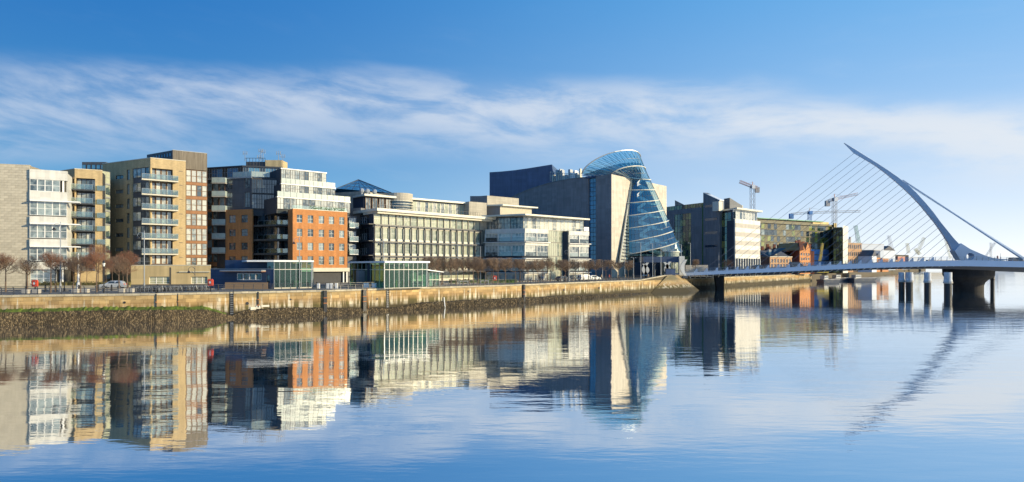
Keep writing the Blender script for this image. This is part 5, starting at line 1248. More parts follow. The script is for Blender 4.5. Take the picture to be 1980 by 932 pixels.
for i, (px, Z, sc, lb) in enumerate(((1600, 300, 1.0, 'dark barge moored against the far quay, left one'), (1625, 330, 1.3, 'dark hulled barge moored nearest the brick quay'), (1665, 330, 1.6, 'long dark barge in the shade under the bridge'))):
    b = P(px, Z, .7); o = thing('barge', lb, 'boat', b, .35); M = MW[o.name]; s = sc*5
    part('hull', MB().hexa([(-s*.9,-2,-.3),(s*.9,-2,-.3),(s*.9,2,-.3),(-s*.9,2,-.3)], [(-s,-2.4,1.7),(s*1.2,-2.4,2.1),(s*1.2,2.4,2.1),(-s,2.4,1.7)]), 'car_dark', o, M)
    part('deckhouse', MB().box(-s*.7, -s*.2, -1.4, 1.4, 1.8, 3.6), 'alu', o, M); part('cabin_window', MB().box(-s*.66, -s*.24, -1.45, -1.38, 2.6, 3.2), 'glass_dark', o, M); part('gunwale', MB().box(-s, s*1.1, -2.5, -2.3, 1.8, 2.0), 'crane_grey', o, M)

# ------------------------------------------------------------------ the cable-stayed bridge
DECK = [(1280, 206), (1980, 181), (2150, 176)]
bA = P(1303, 205); bB = P(2060, 178); bE = (bB-bA).normalized(); bN = Vector((bE.y, -bE.x, 0)); bL = (bB-bA).length
BM = Matrix(((bE.x, -bN.x, 0, bA.x), (bE.y, -bN.y, 0, bA.y), (0,0,1,0), (0,0,0,1)))
def bu(px, d=0.0):
    a = bA-bN*d; k = (px-CX)/F; return (k*a.y-a.x)/(bE.x-k*bE.y)
def bpt(u, d=0, z=0): return bA+bE*u-bN*d+Vector((0, 0, z))
def bz(px, y, d=0.0): return zat(y, bpt(bu(px, d), d).y)
def deck_z(u):
    tb = [(1303, 528.3), (1410, 522.8), (1519, 517.3), (1620, 512), (1700, 508), (1800, 504.2), (1870, 503.2), (1980, 505), (2060, 508)]
    pts = [(bu(p), bz(p, y)) for p, y in tb]
    for (a, b), (c, d) in zip(pts, pts[1:]):
        if u <= c: return b+(d-b)*(u-a)/(c-a)
    return pts[-1][1]
def bridge():
    o = thing('road_bridge', 'white cable stayed road bridge with one curved leaning pylon', 'bridge', bpt(0, 0, deck_z(0)))
    N = 56; DW = 26.0; fas = MB(); fas2 = MB(); und = MB(); road = MB()
    for k in range(N):
        u0, u1 = bL*k/N, bL*(k+1)/N; z0, z1 = deck_z(u0), deck_z(u1)
        e0, e1 = 1.0+.85*min(1, u0/90), 1.0+.85*min(1, u1/90)
        for fs, d0, d1 in ((fas, 0, .5), (fas2, DW-.5, DW)):
            fs.hexa([(u0,d0,z0-e0),(u1,d0,z1-e1),(u1,d1,z1-e1),(u0,d1,z0-e0)], [(u0,d0-.15 if d0==0 else d0,z0),(u1,d0-.15 if d0==0 else d0,z1),(u1,d1,z1),(u0,d1,z0)])
        t0 = min(2.2, 1.0+u0*.04)+max(0, min(.9, (u0-60)*.02)); t1 = min(2.2, 1.0+u1*.04)+max(0, min(.9, (u1-60)*.02))
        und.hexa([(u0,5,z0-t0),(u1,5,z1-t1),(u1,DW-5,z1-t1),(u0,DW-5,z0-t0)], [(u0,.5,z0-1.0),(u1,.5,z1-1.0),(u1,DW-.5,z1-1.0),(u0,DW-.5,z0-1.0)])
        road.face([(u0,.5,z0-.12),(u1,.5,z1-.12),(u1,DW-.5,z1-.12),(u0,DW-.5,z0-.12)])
    part('edge_girder', fas, 'bridge_shade_blue', o, BM); part('edge_girder', fas2, 'bridge_shade_blue', o, BM); part('box_girder', und, 'bridge_under', o, BM); part('carriageway', road, 'asphalt', o, BM)
    # cantilever ribs under the outer edge near the bank
    for k in range(60):
        u = 1.2+k*1.95
        if u > bL-2: break
        z = deck_z(u); part('rib', MB().hexa([(u,.4,z-1.35),(u+.2,.4,z-1.35),(u+.2,4.6,z-2.3),(u,4.6,z-2.3)], [(u,.4,z-1.0),(u+.2,.4,z-1.0),(u+.2,4.6,z-1.0),(u,4.6,z-1.0)]), 'cream_metal', o, BM)
    # parapet
    rl = MB()
    for k in range(N):
        u0, u1 = bL*k/N, bL*(k+1)/N
        for hh in (.35, .6, .85, 1.15): rl.tube((u0,.1,deck_z(u0)+hh), (u1,.1,deck_z(u1)+hh), .022 if hh < 1 else .04, None, 3, False)
    part('handrail', rl, 'alu', o, BM, kind='stuff')
    me = MB().hexa([(-.05,.0,0),(.05,.0,0),(.05,.25,0),(-.05,.25,0)], [(-.03,-.22,1.2),(.03,-.22,1.2),(.03,-.1,1.2),(-.03,-.1,1.2)]).mesh('rail_post', 'alu')
    for k in range(70): u = 1+k*bL/71; put('rail_post', me, o, BM @ T((u, .15, deck_z(u))))
    # pylon: stations from photo columns of the inner and outer outline, in the vertical plane of the deck's middle
    dm = 13.0
    sx = lambda zx: 1620+zx/2.589; sy = lambda zy: 260+zy/2.589
    inner = [(36, 50), (80, 94), (135, 126), (188, 158), (237, 194), (282, 231), (328, 271), (370, 311), (410, 353), (448, 399), (485, 444), (518, 491), (550, 541), (572, 583)]
    outer = [(31, 42), (93, 76), (150, 113), (203, 147), (253, 180), (300, 212), (347, 249), (393, 293), (435, 340), (474, 388), (510, 440), (545, 483), (575, 519), (604, 546)]
    sec = MB(); prev = None
    for k, (i_, o_) in enumerate(zip(inner, outer)):
        a = (bu(sx(i_[0]), dm), bz(sx(i_[0]), sy(i_[1]), dm)); b = (bu(sx(o_[0]), dm), bz(sx(o_[0]), sy(o_[1]), dm)); t = .35+1.5*(k/13)
        m1 = (a[0]*.2+b[0]*.8, a[1]*.2+b[1]*.8)
        loop = [(a[0],dm-t*.35,a[1]),(m1[0],dm-t,m1[1]),(b[0],dm-t*.4,b[1]),(b[0],dm+t*.4,b[1]),(m1[0],dm+t,m1[1]),(a[0],dm+t*.35,a[1])]
        if prev:
            for q in range(6): r = (q+1) % 6; sec.face([prev[q], prev[r], loop[r], loop[q]])
        else: sec.face(loop)
        prev = loop
    part('pylon', sec, 'bridge_shade_blue', o, BM)
    # foot of the pylon, a web with a round hole
    out = [(572, 583), (600, 629), (740, 632), (870, 629), (800, 623), (760, 618), (730, 609), (700, 597), (650, 575), (604, 546)]
    pl = [(bu(sx(x), dm), bz(sx(x), sy(y), dm)) for x, y in out]; c = (bu(sx(649), dm), bz(sx(649), sy(611), dm)); r = 1.1; th = 1.85; web = MB(); pv = None
    def hit(an):
        dx, dz = math.cos(an), math.sin(an); best = None
        for (x0, z0), (x1, z1) in zip(pl, pl[1:]+pl[:1]):
            ex, ez = x1-x0, z1-z0; den = dx*ez-dz*ex
            if abs(den) < 1e-9: continue
            tt = ((x0-c[0])*ez-(z0-c[1])*ex)/den; ss = ((x0-c[0])*dz-(z0-c[1])*dx)/den
            if tt > 0 and -1e-6 <= ss <= 1+1e-6 and (best is None or tt < best): best = tt
        return (c[0]+dx*best, c[1]+dz*best)
    angs = sorted([2*math.pi*k/48 for k in range(48)]+[math.atan2(z-c[1], x-c[0]) % (2*math.pi) for x, z in pl]); angs.append(angs[0]+2*math.pi)
    rin = r
    for a in angs:
        h = hit(a); dd = math.hypot(h[0]-c[0], h[1]-c[1]); q = (c[0]+min(rin, dd*.9)*math.cos(a), c[1]+min(rin, dd*.9)*math.sin(a))
        if pv:
            ph, pq = pv
            for d in (dm-th, dm+th): web.face([(ph[0],d,ph[1]),(h[0],d,h[1]),(q[0],d,q[1]),(pq[0],d,pq[1])])
            web.face([(pq[0],dm-th,pq[1]),(q[0],dm-th,q[1]),(q[0],dm+th,q[1]),(pq[0],dm+th,pq[1])]).face([(ph[0],dm-th,ph[1]),(h[0],dm-th,h[1]),(h[0],dm+th,h[1]),(ph[0],dm+th,ph[1])])
        pv = (h, q)
    part('pylon_foot', web, 'bridge_shade_blue', o, BM)
    # fore stays
    tops = [(80,93),(108,110),(135,125),(160,140),(188,157),(213,175),(237,193),(262,210),(282,230),(305,250),(328,270),(350,290),(370,310),(390,333),(410,352),(432,375),(448,398),(466,420),(485,443),(500,467),(518,490),(533,515),(550,540),(565,568)]
    for k, (x, y) in enumerate(tops):
        a = (bu(sx(x), dm)+.2, dm, bz(sx(x), sy(y), dm)); pxb = 1357+k*19.8; u = bu(pxb, dm); z = deck_z(u)
        part('stay_cable', MB().tube(a, (u, dm, z), .055, .055, 5), 'cable_grey', o, BM)
        # wedge anchor on the deck edge
        u2 = bu(pxb-18, 1.2); z2 = deck_z(u2); part('cable_anchor', MB().hexa([(u2+.3,.9,z2-.1),(u2+1.6,.9,z2-.1),(u2+1.6,1.3,z2-.1),(u2+.3,1.3,z2-.1)], [(u2+1.25,1.0,z2+1.15),(u2+1.6,1.0,z2+1.15),(u2+1.6,1.2,z2+1.15),(u2+1.25,1.2,z2+1.15)]), 'bridge_shade_blue', o, BM)
    for dd, dx in ((-4.5, 0), (4.5, 5)):
        a = (bu(sx(322), dm), dm+dd*.12, bz(sx(322), sy(229), dm)); pe = 1979+dx; u = bu(pe, dm+dd); b = (u, dm+dd, zat(501.5, bpt(u, dm+dd).y))
        part('back_stay', MB().tube(a, b, .24, .34, 8), 'bridge_shade_blue', o, BM)
    # pier: a flared bowl
    u = bu(1872, 17); z = deck_z(u)-2.2
    prof = [(4.2, -.8), (4.2, 2.6), (4.5, 3.6), (5.3, 4.5), (6.5, 5.3), (7.0, 6.0), (7.1, z-.6), (6.9, z)]
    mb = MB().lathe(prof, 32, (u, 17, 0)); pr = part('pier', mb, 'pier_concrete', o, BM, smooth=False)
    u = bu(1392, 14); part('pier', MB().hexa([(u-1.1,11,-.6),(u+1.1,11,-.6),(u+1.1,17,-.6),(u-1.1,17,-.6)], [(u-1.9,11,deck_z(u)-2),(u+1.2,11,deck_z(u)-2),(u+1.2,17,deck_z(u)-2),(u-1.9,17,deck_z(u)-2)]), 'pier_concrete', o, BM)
    part('bearing', MB().box(.6, 1.3, 1, 2.2, deck_z(1)-2.2, deck_z(1)-1.1), 'blue_clad', o, BM)
bridge()
for i, (px, Z, lb, rr_) in enumerate(((1743.5, 184, 'leftmost white capped black fender pile under the bridge', .84), (1758.5, 182, 'second white capped fender pile from the left, close beside the first', .95), (1793.5, 173, 'third white capped fender pile from the left, with a rusty collar', .86), (1833, 161, 'fourth and widest white capped fender pile, nearest the bridge pier', .92), (1919, 205, 'slim dark fender pile right of the bridge pier', .6))):
    o = thing('fender_pile', lb, 'pile', P(px, Z, 0), 0, 'fender piles under the bridge'); M = MW[o.name]; zt = zat(526.5, Z)
    part('shaft', MB().lathe([(rr_, -.8), (rr_, zt-2.7)], 16), 'black_metal', o, M); 
    part('cap', MB().lathe([(rr_+.05, zt-2.75), (rr_+.12, zt-2.3), (rr_+.02, zt-2.0), (rr_+.02, zt), (.01, zt)], 16), 'fender_cap' if i < 4 else 'black_metal', o, M)
    if i < 4: part('collar', MB().lathe([(rr_+.03, zt-3.05), (rr_+.2, zt-2.95), (rr_+.2, zt-2.6), (rr_+.03, zt-2.5)], 16), 'concrete', o, M)

# ------------------------------------------------------------------ bare trees
def limb_tree(seed, hgt, trunk_h, rx, rz, n_main, twigm, box=None):
    """bare winter tree: tapered trunk, limbs, then sprays of twigs that thin towards the edge"""
    rn = random.Random(seed); tr = MB(); cr = MB(); cz = trunk_h+rz*.85
    pts = [Vector((0, 0, 0))]; 
    for k in range(1, 6): pts.append(Vector((rn.uniform(-.05, .05), rn.uniform(-.05, .05), hgt*.8*k/5)))
    for k in range(5): r0 = .12*(1-k/6.0); tr.tube(pts[k], pts[k+1], r0, .12*(1-(k+1)/6.0), 6, k == 0)
    def inside(p):
        if box: return abs(p.x) < box[0] and abs(p.y) < box[1] and box[2] < p.z < box[3]
        return (p.x**2+p.y**2)/rx**2+((p.z-cz)/rz)**2 < 1.0+rn.uniform(-.12, .15)
    def grow(p, d, ln, r, lev):
        q = p; dd = d.copy(); seg = 3
        for k in range(seg):
            dd = (dd+Vector((rn.uniform(-.3, .3), rn.uniform(-.3, .3), rn.uniform(-.15, .28)))).normalized(); q2 = q+dd*(ln/seg)
            if not inside(q2): return
            (tr if lev == 0 else cr).tube(q, q2, r*(1-k*.22), r*(1-(k+1)*.22), 4 if lev < 1 else 3, False)
            if lev < 3:
                for _ in range((2 if rn.random() < .8 else 1) if lev else 3):
                    a = rn.uniform(0, 6.28); side = Vector((math.cos(a), math.sin(a), rn.uniform(-.2, .9))); nd_ = (dd*.7+side*.8).normalized(); grow(q2, nd_, ln*rn.uniform(.5, .72), r*.5, lev+1)
            q = q2
    for k in range(n_main):
        a = 2*math.pi*k/n_main*1.62+rn.uniform(-.3, .3); h = trunk_h+(hgt*.8-trunk_h)*rn.uniform(.02, .9)
        grow(Vector((0, 0, h)), Vector((math.cos(a), math.sin(a), rn.uniform(.1, 1.0))).normalized(), rn.uniform(.75, 1.15)*rx, .035, 0)
    return tr.mesh('trunk', 'bark'), cr.mesh('twigs', twigm)
TREES = {}
def tree(kind, px, Z, label, group=None, sc=1., rz=0, z=G, zsc=None):
    if kind not in TREES:
        k, s = kind
        TREES[kind] = {'round': lambda: limb_tree(s, 6.2, 2.5, 1.75, 1.9, 15, 'twig' if s % 2 else 'twig_pale'),
                       'pleached': lambda: limb_tree(s+50, 5.5, 2.3, 1.5, 1.5, 18, 'twig_pale', (1.65, 1.1, 2.15, 5.6)),
                       'tall': lambda: limb_tree(s+90, 11, 3.2, 2.9, 4.0, 20, 'twig')}[k]()
    M = T(P(px, Z, z)) @ Matrix.Rotation(rz, 4, 'Z') @ Matrix.Scale(sc, 4)
    o = put('bare_tree', None, None, M); tag(o, label, 'tree', group); t, c = TREES[kind]
    put('trunk', t, o, M); put('crown', c, o, M); return o
rt = random.Random(21)
LT = [(-2, 91, 'bare tree cut by the left edge of the frame'), (11, 92, 'bare tree right beside the one cut by the left edge'), (53, 91, 'bare tree in front of the right end of the beige stone block'), (98, 91, 'bare tree before the gridded ground floor of the white offices'), (107, 94, 'bare tree just left of the tall lamp mast before the white offices'), (142, 93, 'reddish bare tree left of the white post'), (155, 91, 'bare tree with full reddish crown right of the white post'), (187, 92, 'bare tree between the white post and the silver car'), (230, 92, 'bare tree standing just right of the silver car'), (246, 94, 'bare tree nearest the podium corner of the tall apartments')]
for i, (px, Z, lb) in enumerate(LT): tree(('round', i % 4), px, Z, lb, 'bare trees along the left promenade', rt.uniform(.92, 1.1), rt.random()*6)
for i, (px, Z, sc, lb) in enumerate(((168, 118, .62, 'taller bare tree before the narrow brick apartments'), (190, 122, .85, 'tallest dark bare tree in front of the glazed stair tower'), (217, 120, .6, 'bare tree behind the silver car'), (238, 123, .6, 'bare tree close to the dark side wall of the tall apartments'), (205, 112, .55, 'small bare tree above the roof of the silver car'))): tree(('tall', i % 2), px, Z, lb, 'bare trees behind the road', sc, i*1.3)
GR = 'pleached trees in the long row'; CNT = {}; ORD = ['first', 'second', 'third', 'fourth', 'fifth', 'sixth', 'seventh', 'eighth', 'ninth', 'tenth', 'eleventh', 'twelfth', 'thirteenth', 'fourteenth', 'fifteenth', 'sixteenth']
row = [858+k*14.3 for k in range(28)]
for i, px in enumerate(row):
    if i % 2 and i < 3: pass
    Z = F*4/(yw(px)*.4444)*1.0; q = Q(px, 5.0+(.8 if i % 3 else 0)); pxx = CX+F*q.x/q.y
    where = 'the long glass office' if px < 935 else ('the white banded offices' if px < 1120 else 'the granite conference hall')
    tree(('pleached', i % 4), pxx, q.y, 'boxy bare tree in the front row before '+where+', '+ORD[len(CNT.setdefault(('f', where), []))]+' from left', GR, rt.uniform(.95, 1.1), math.pi*(i % 2)+.6); CNT[('f', where)].append(1)
for i in range(14):
    px = 868+i*26; q = Q(px, 11.5); where = 'the long glass office' if px < 935 else 'the white banded offices' if px < 1120 else 'the granite conference hall'
    tree(('pleached', (i+2) % 4), CX+F*q.x/q.y, q.y, 'boxy bare tree in the rear row before '+where+', '+ORD[len(CNT.setdefault(('r', where), []))]+' from left', 'rear row of pleached trees', rt.uniform(1., 1.15), .5+i); CNT[('r', where)].append(1)
for i, (px, Z, lb) in enumerate(((1408, 236, 'small bare tree at the foot of the striped office'), (1345, 225, 'small bare tree left of the striped office by the bridge'))): tree(('pleached', i), px, Z, lb, None, 1.2, i)

# hedges
def hedge(px0, px1, Z, hgt, m_, label, seed=1):
    w = Wall(px0, Z, px1, Z+1.5); mb = MB(); rn = random.Random(seed); mb.box(.1, w.L-.1, .15, .9, G, G+hgt*.8)
    for k in range(int(w.L*70)): lump2(mb, Vector((rn.uniform(0, w.L), rn.uniform(-.05, 1.05), G+hgt*rn.uniform(.2, 1))), rn.uniform(.06, .17), rn)
    tag(part('hedge', mb, m_, None, w.M), label, 'hedge')
hedge(60, 128, 117, .9, 'hedge_leaf', 'clipped brown and green hedge before the white offices'); hedge(128, 250, 115, 1.0, 'hedge_leaf', 'long rusty brown hedge behind the silver car', 2)
hedge(868, 938, 140, .9, 'hedge_green', 'low green hedge before the long glass office', 3); hedge(940, 1000, 143, .8, 'hedge_green', 'low green hedge before the white banded offices', 4)
w = Wall(-30, 108, 250, 112); tag(bx(None, w, 'low_wall', 'coping', 0, w.L, 0, .35, G, G+.42), 'long low pale kerb wall beyond the road on the left', 'wall')

# ------------------------------------------------------------------ quay railing
def railing():
    o = thing('quay_railing', 'dark steel railing with leaning posts along the whole quay edge', 'railing', Q(0, .6)+Vector((0, 0, G)))
    pm = MB().hexa([(-.05,-.02,0),(.05,-.02,0),(.05,.12,0),(-.05,.12,0)], [(-.04,.02,.75),(.04,.02,.75),(.04,.12,.75),(-.04,.12,.75)]).hexa([(-.04,.02,.75),(.04,.02,.75),(.04,.12,.75),(-.04,.12,.75)], [(-.035,-.22,1.15),(.035,-.22,1.15),(.035,-.13,1.17),(-.035,-.13,1.17)]).mesh('post', 'dark_metal')
    t = .3; k = 0
    while t < LEN-2 and at_s(t) < 1262 and k < 150:
        px = at_s(t); M = on_quay(px, -.45, qtop(px)); put('post', pm, o, M); t += 1.42 if t < 75 else 1.9; k += 1
    for off, hh, r in ((.62, 1.12, .03), (.52, .8, .018), (.50, .5, .018), (.48, .22, .018)):
        pts = [Q(p, off-.25)+Vector((0, 0, qtop(p)+hh)) for p in range(-60, 1270, 20)]
        part('rail', MB().path(pts, r, 4), 'dark_metal', o)
    o2 = thing('quay_railing', 'thin railing on the far quay beyond the bridge head', 'railing', Q(1350, .6)+Vector((0, 0, G)))
    for hh in (1.1, .6): part('rail', MB().path([Q(p, .5)+Vector((0, 0, G-.2+hh)) for p in range(1345, 1560, 15)], .04, 4), 'dark_metal', o2)
    for p in range(1346, 1560, 7): part('post', MB().tube(Q(p, .5)+Vector((0,0,G-.2)), Q(p, .5)+Vector((0,0,G+.9)), .05, .05, 4), 'dark_metal', o2)
railing()

# ------------------------------------------------------------------ lamps, masts, buoys, bollards
def lantern(px, Z, label):
    zt = zat(515+ (1150*4/ Z)-48 if Z < 100 else 0, Z) if 0 else G+4.6
    o = thing('street_lamp', label, 'lamp', P(px, Z, G)); M = MW[o.name]
    part('post', MB().lathe([(.14, 0), (.12, .5), (.07, .6), (.06, 3.9), (.1, 4.0)], 8), 'black_metal', o, M); l = part('lantern', MB().lathe([(.1, 4.0), (.22, 4.5), (.01, 4.5)], 6), 'lamp_glass', o, M)
    part('lamp_cap', MB().lathe([(.27, 4.5), (.12, 4.72), (.03, 4.95), (.01, 4.95)], 6), 'black_metal', l, M)
lantern(50.5, 91, 'black lantern lamp beside the red lifebuoy holder'); lantern(201, 90, 'black lantern lamp just left of the silver car'); lantern(124.5, 95, 'black lantern lamp before the right end of the white offices')
def mast(px, Z, ytop, label, m_='alu', scroll=False, arms=0, r=.09):
    zt = zat(ytop, Z); o = thing('lamp_mast', label, 'lamp post', P(px, Z, G)); M = MW[o.name]; h = zt-G
    part('pole', MB().lathe([(r*1.6, 0), (r*1.5, 1.2), (r, 1.3), (r*.6, h)], 8), m_, o, M)
    if scroll:
        mb = MB(); c = (-.55, 0, h-.8); pts = [(c[0]+.55*math.cos(a), 0, c[2]+.55*math.sin(a)) for a in [math.radians(x) for x in range(-30, 250, 20)]]; mb.path(pts, .035, 4); mb.path([(0,0,h-1.6), (-.3,0,h-1.2), (-.6,0,h-.9)], .03, 4); part('scroll_arm', mb, m_, o, M)
        part('lamp_head', MB().lathe([(.05, -.1), (.28, -.45), (.28, -.52), (.01, -.55)], 8, (-1.0, 0, h-.75)), 'black_metal', o, M)
    for k in range(arms):
        s_ = 1 if k % 2 else -1; part('lamp_arm', MB().path([(0,0,h-.1*k), (s_*.5,0,h+.05-.1*k)], .03, 4), m_, o, M); part('lamp_head', MB().box(min(s_*.4, s_*.9), max(s_*.4, s_*.9), -.12, .12, h+.0-.1*k, h+.12-.1*k), m_, o, M)
mast(117, 93, 429, 'tall ornate lamp mast with a scroll in front of the white offices', 'alu', True); mast(151.5, 99, 490, 'thick white post between the reddish trees', 'white_metal', r=.16)
mast(279, 96, 446, 'tall lamp mast with a scroll before the balcony stack', 'alu', True); mast(377, 97, 513, 'slim lamp with a bell shaped head over the bicycle rack', 'dark_metal', True, r=.05)
mast(579, 108, 458, 'ornate lamp mast before the orange brick wall', 'alu', True); mast(742, 118, 462, 'ornate lamp mast left of the all glass pavilion', 'alu', True); mast(885, 135, 471, 'ornate lamp mast before the middle of the long glass office', 'alu', True); mast(929, 142, 476, 'ornate lamp mast at the right end of the long glass office', 'alu', True)
mast(1010, 150, 496, 'slim lamp mast among the pleached trees', 'dark_metal', r=.1); mast(1100, 158, 482, 'ornate mast before the right wing of the white offices', 'alu', True)
mast(1165, 178, 503, 'short twin headed lamp mast left of the conference hall entrance', 'alu', arms=2)
for px, yt, lb in ((1208, 470, 'tall thin pole before the louvred strip of the glass barrel'), (1239, 469, 'tall thin pole before the middle of the glass barrel'), (1262, 471, 'tall pole with a small box below its top before the glass barrel'), (1278, 474, 'tall pole just left of the dark bridge head canopy'), (1225, 498, 'short pole with a box head below the glass barrel'), (1317.5, 473, 'tall thin pole rising right of the glass barrel'), (1335, 470, 'tall thin pole between the barrel and the slanted tower')):
    mast(px, 192 if px < 1300 else 205, yt, lb, 'alu', arms=1 if px != 1225 else 2, r=.1)
mast(1390, 214, 488, 'tall lamp mast on the bridge deck near the slanted tower', 'alu', r=.1)
def buoy(px, Z, label, sc=1.):
    o = thing('lifebuoy_station', label, 'lifebuoy', P(px, Z, G)); M = MW[o.name]
    part('stand', MB().box(-.06, .06, 0, .1, 0, 1.3), 'black_metal', o, M)
    mb = MB().prismd([(-.38, .95), (.38, .95), (.42, 1.1), (.42, 1.85), (.3, 2.0), (-.3, 2.0), (-.42, 1.85), (-.42, 1.1)], -.1, .12); part('housing', mb, 'red_plastic', o, M)
    tor = MB(); 
    for k in range(14):
        a, b = 2*math.pi*k/14, 2*math.pi*(k+1)/14; tor.tube((.24*math.cos(a), -.14, 1.47+.3*math.sin(a)), (.24*math.cos(b), -.14, 1.47+.3*math.sin(b)), .07, .07, 6, False)
    part('ring_buoy', tor, 'cloth_red', o, M); part('opening', MB().prismd([(.13*math.cos(a), 1.47+.2*math.sin(a)) for a in [k*math.pi/5 for k in range(10)]], -.16, -.101), 'white_plastic', o, M)
buoy(67.5, 88.5, 'red lifebuoy housing on a black stand among the left trees'); buoy(407, 94, 'red lifebuoy housing at the left corner of the blue pavilion'); buoy(957, 129, 'small red lifebuoy housing before the white banded offices')
def wbox(px0, px1, Z, y0, y1, label):
    a, b = P(px0, Z), P(px1, Z); z0, z1 = max(G, zat(y1, Z)), zat(y0, Z); o = thing('barrier', label, 'barrier', P(px0, Z, G)); M = T(P(px0, Z)); L = (b-a).length
    part('panel', MB().box(0, L, 0, .35, z0, z1), 'white_plastic', o, M); part('foot', MB().box(.05, L-.05, -.1, .45, G, G+.08), 'concrete', o, M)
for a, b, lb in ((612, 617.5, 'leftmost narrow white barrier below the orange wall'), (631, 636, 'second narrow white barrier below the orange wall'), (638.5, 643, 'third white barrier close beside the second'), (648, 652.5, 'fourth white barrier, just before the pavilion entrance'), (703, 713, 'white barrier behind the tall black fender'), (718.5, 728.5, 'widest white barrier left of the all glass pavilion'), (732, 736.5, 'last narrow white barrier touching the glass pavilion corner')): wbox(a, b, 106 if a < 700 else 110, 547.5, 559.5, lb)
bo = None
for k, (px, off) in enumerate([(14, 11.8), (37, 11.8), (88, 11.9), (130, 12), (160, 12), (262, 12), (430, 8), (640, 12), (672, 12)]):
    q = Q(px, off); M = T(q+Vector((0, 0, G)))
    if bo is None: bo = put('bollard', MB().lathe([(.12, 0), (.12, .85), (.09, .95), (.11, 1.0), (.01, 1.05)], 10).mesh('bollard', 'black_metal'), None, M); tag(bo, 'short black bollard at the road edge, nearest the left frame edge', 'bollard', 'black bollards along the road')
    else: copy_tree(bo, M, 'short black bollard at the road edge, '+ORD[k]+' from the left')
pb = None
for k, (px, lb) in enumerate(((20.5, 'grey stone seat block furthest left on the promenade'), (42, 'stone seat block left of the lantern lamp'), (122, 'stone seat block behind the tall scroll lamp mast'), (142, 'dark seat block with a pale side among the reddish trees'), (216, 'pale stone block just below the front of the silver car'), (234, 'pale stone block below the rear of the silver car'))):
    q = Q(px, 4.5); M = T(q+Vector((0, 0, G)))
    if pb is None: pb = put('seat_block', MB().box(-.45, .45, -.3, .3, .06, .6).box(-.4, .4, -.25, .25, 0, .06).mesh('seat_block', 'concrete'), None, M); tag(pb, lb, 'bench')
    else: copy_tree(pb, M, lb)
# picnic frames and steel benches by the trees
for px, lb in ((911, 'white steel bench frame before the hedge of the long office'), (951, 'white steel bench frame before the small red lifebuoy housing')):
    q = Q(px, 2.5); o = thing('bench', lb, 'bench', q+Vector((0, 0, G)), .4); M = MW[o.name]
    for x in (-.9, .85): part('leg', MB().box(x, x+.08, -.3, .3, 0, .85), 'alu', o, M)
    part('seat', MB().box(-.95, .98, -.3, .3, .85, .93), 'alu', o, M)

# ------------------------------------------------------------------ cars
def make_car(px, Z, rz, paint, label, L=3.8, z=G, group=None, van=False):
    o = thing('parked_car', label, 'car', P(px, Z, z), rz, group); M = MW[o.name]; W2 = .82; s = L/3.8; top = 1.45 if not van else 1.75
    low = [(-1.9, .32), (1.9, .32), (1.92, .62), (1.86, .82), (1.0, .93), (-1.75, .98), (-1.9, .8)]; mb = MB(); mb.prismd([(x*s, y) for x, y in low], -W2, W2); part('body', mb, paint, o, M)
    cab = [(1.05, .92), (.35, 1.38), (.1, top), (-1.2, top), (-1.55, 1.3), (-1.78, .97)] if not van else [(1.35, .92), (.95, 1.6), (.8, top), (-1.75, top), (-1.85, .97)]
    c0 = [(x*s, y) for x, y in cab]; i = 0; mb = MB(); n = len(c0); inn = [W2-.03 if y < 1.1 else W2-.17 for x, y in c0]
    for k in range(n):
        j = (k+1) % n; mb.face([(c0[k][0], -inn[k], c0[k][1]), (c0[j][0], -inn[j], c0[j][1]), (c0[j][0], inn[j], c0[j][1]), (c0[k][0], inn[k], c0[k][1])])
    for sg in (-1, 1): mb.face([(c0[k][0], sg*inn[k], c0[k][1]) for k in range(n)])
    part('roof', mb, paint, o, M)
    for sg in (-1, 1):
        for (a, b) in (((-1.35, -.55), (-.48, .55)) if not van else ((.2, 1.0),)):
            mb = MB(); y0, y1 = sg*(W2-.02), sg*(W2-.155); mb.hexa([(a*s, y0, 1.0), (b*s+.1, y0, 1.0), (b*s+.1, y0-sg*.03, 1.0), (a*s, y0-sg*.03, 1.0)], [(a*s+.08, y1+sg*.02, 1.34), (b*s-.22, y1+sg*.02, 1.34), (b*s-.22, y1, 1.34), (a*s+.08, y1, 1.34)]); part('window', mb, 'car_glass', o, M)
    part('windscreen', MB().hexa([(1.06*s,-.68,.95),(1.06*s,.68,.95),(1.0*s,.68,.95),(1.0*s,-.68,.95)], [(.42*s,-.58,1.37),(.42*s,.58,1.37),(.36*s,.58,1.35),(.36*s,-.58,1.35)]), 'car_glass', o, M)
    for x in (-1.18, 1.2):
        for sg in (-1, 1):
            t_ = part('wheel', MB().tube((x*s, sg*(W2-.16), .31), (x*s, sg*(W2+.02), .31), .31, .31, 16), 'rubber', o, M); part('rim', MB().tube((x*s, sg*(W2), .31), (x*s, sg*(W2+.04), .31), .19, .19, 10), 'alu', t_, M)
    for sg in (-.62, .62): part('headlight', MB().box(1.84*s, 1.94*s, sg-.15, sg+.15, .64, .78), 'lamp_glass', o, M); part('tail_light', MB().box(-1.93*s, -1.85*s, sg-.1, sg+.1, .7, .95), 'tail_red', o, M)
make_car(219, 106, math.pi+.28, 'car_silver', 'silver hatchback parked by the left trees facing left')
make_car(1089, 158, .7, 'car_dark', 'dark blue car parked behind the railing before the white offices', 4.2); make_car(1148, 170, .7, 'car_white', 'white car parked before the conference hall', 4.3); make_car(1131, 168, .7, 'car_white', 'white van parked before the right wing of the offices', 4.6, van=True)
make_car(1467, bpt(bu(1467, 12), 12).y, 0, 'car_dark', 'dark car crossing the bridge below the striped office', 4.0, z=deck_z(bu(1467, 12))-.12); make_car(1539, bpt(bu(1539, 12), 12).y, 0, 'car_dark', 'dark van crossing the bridge before the brick houses', 4.3, z=deck_z(bu(1539, 12))-.12, van=True)
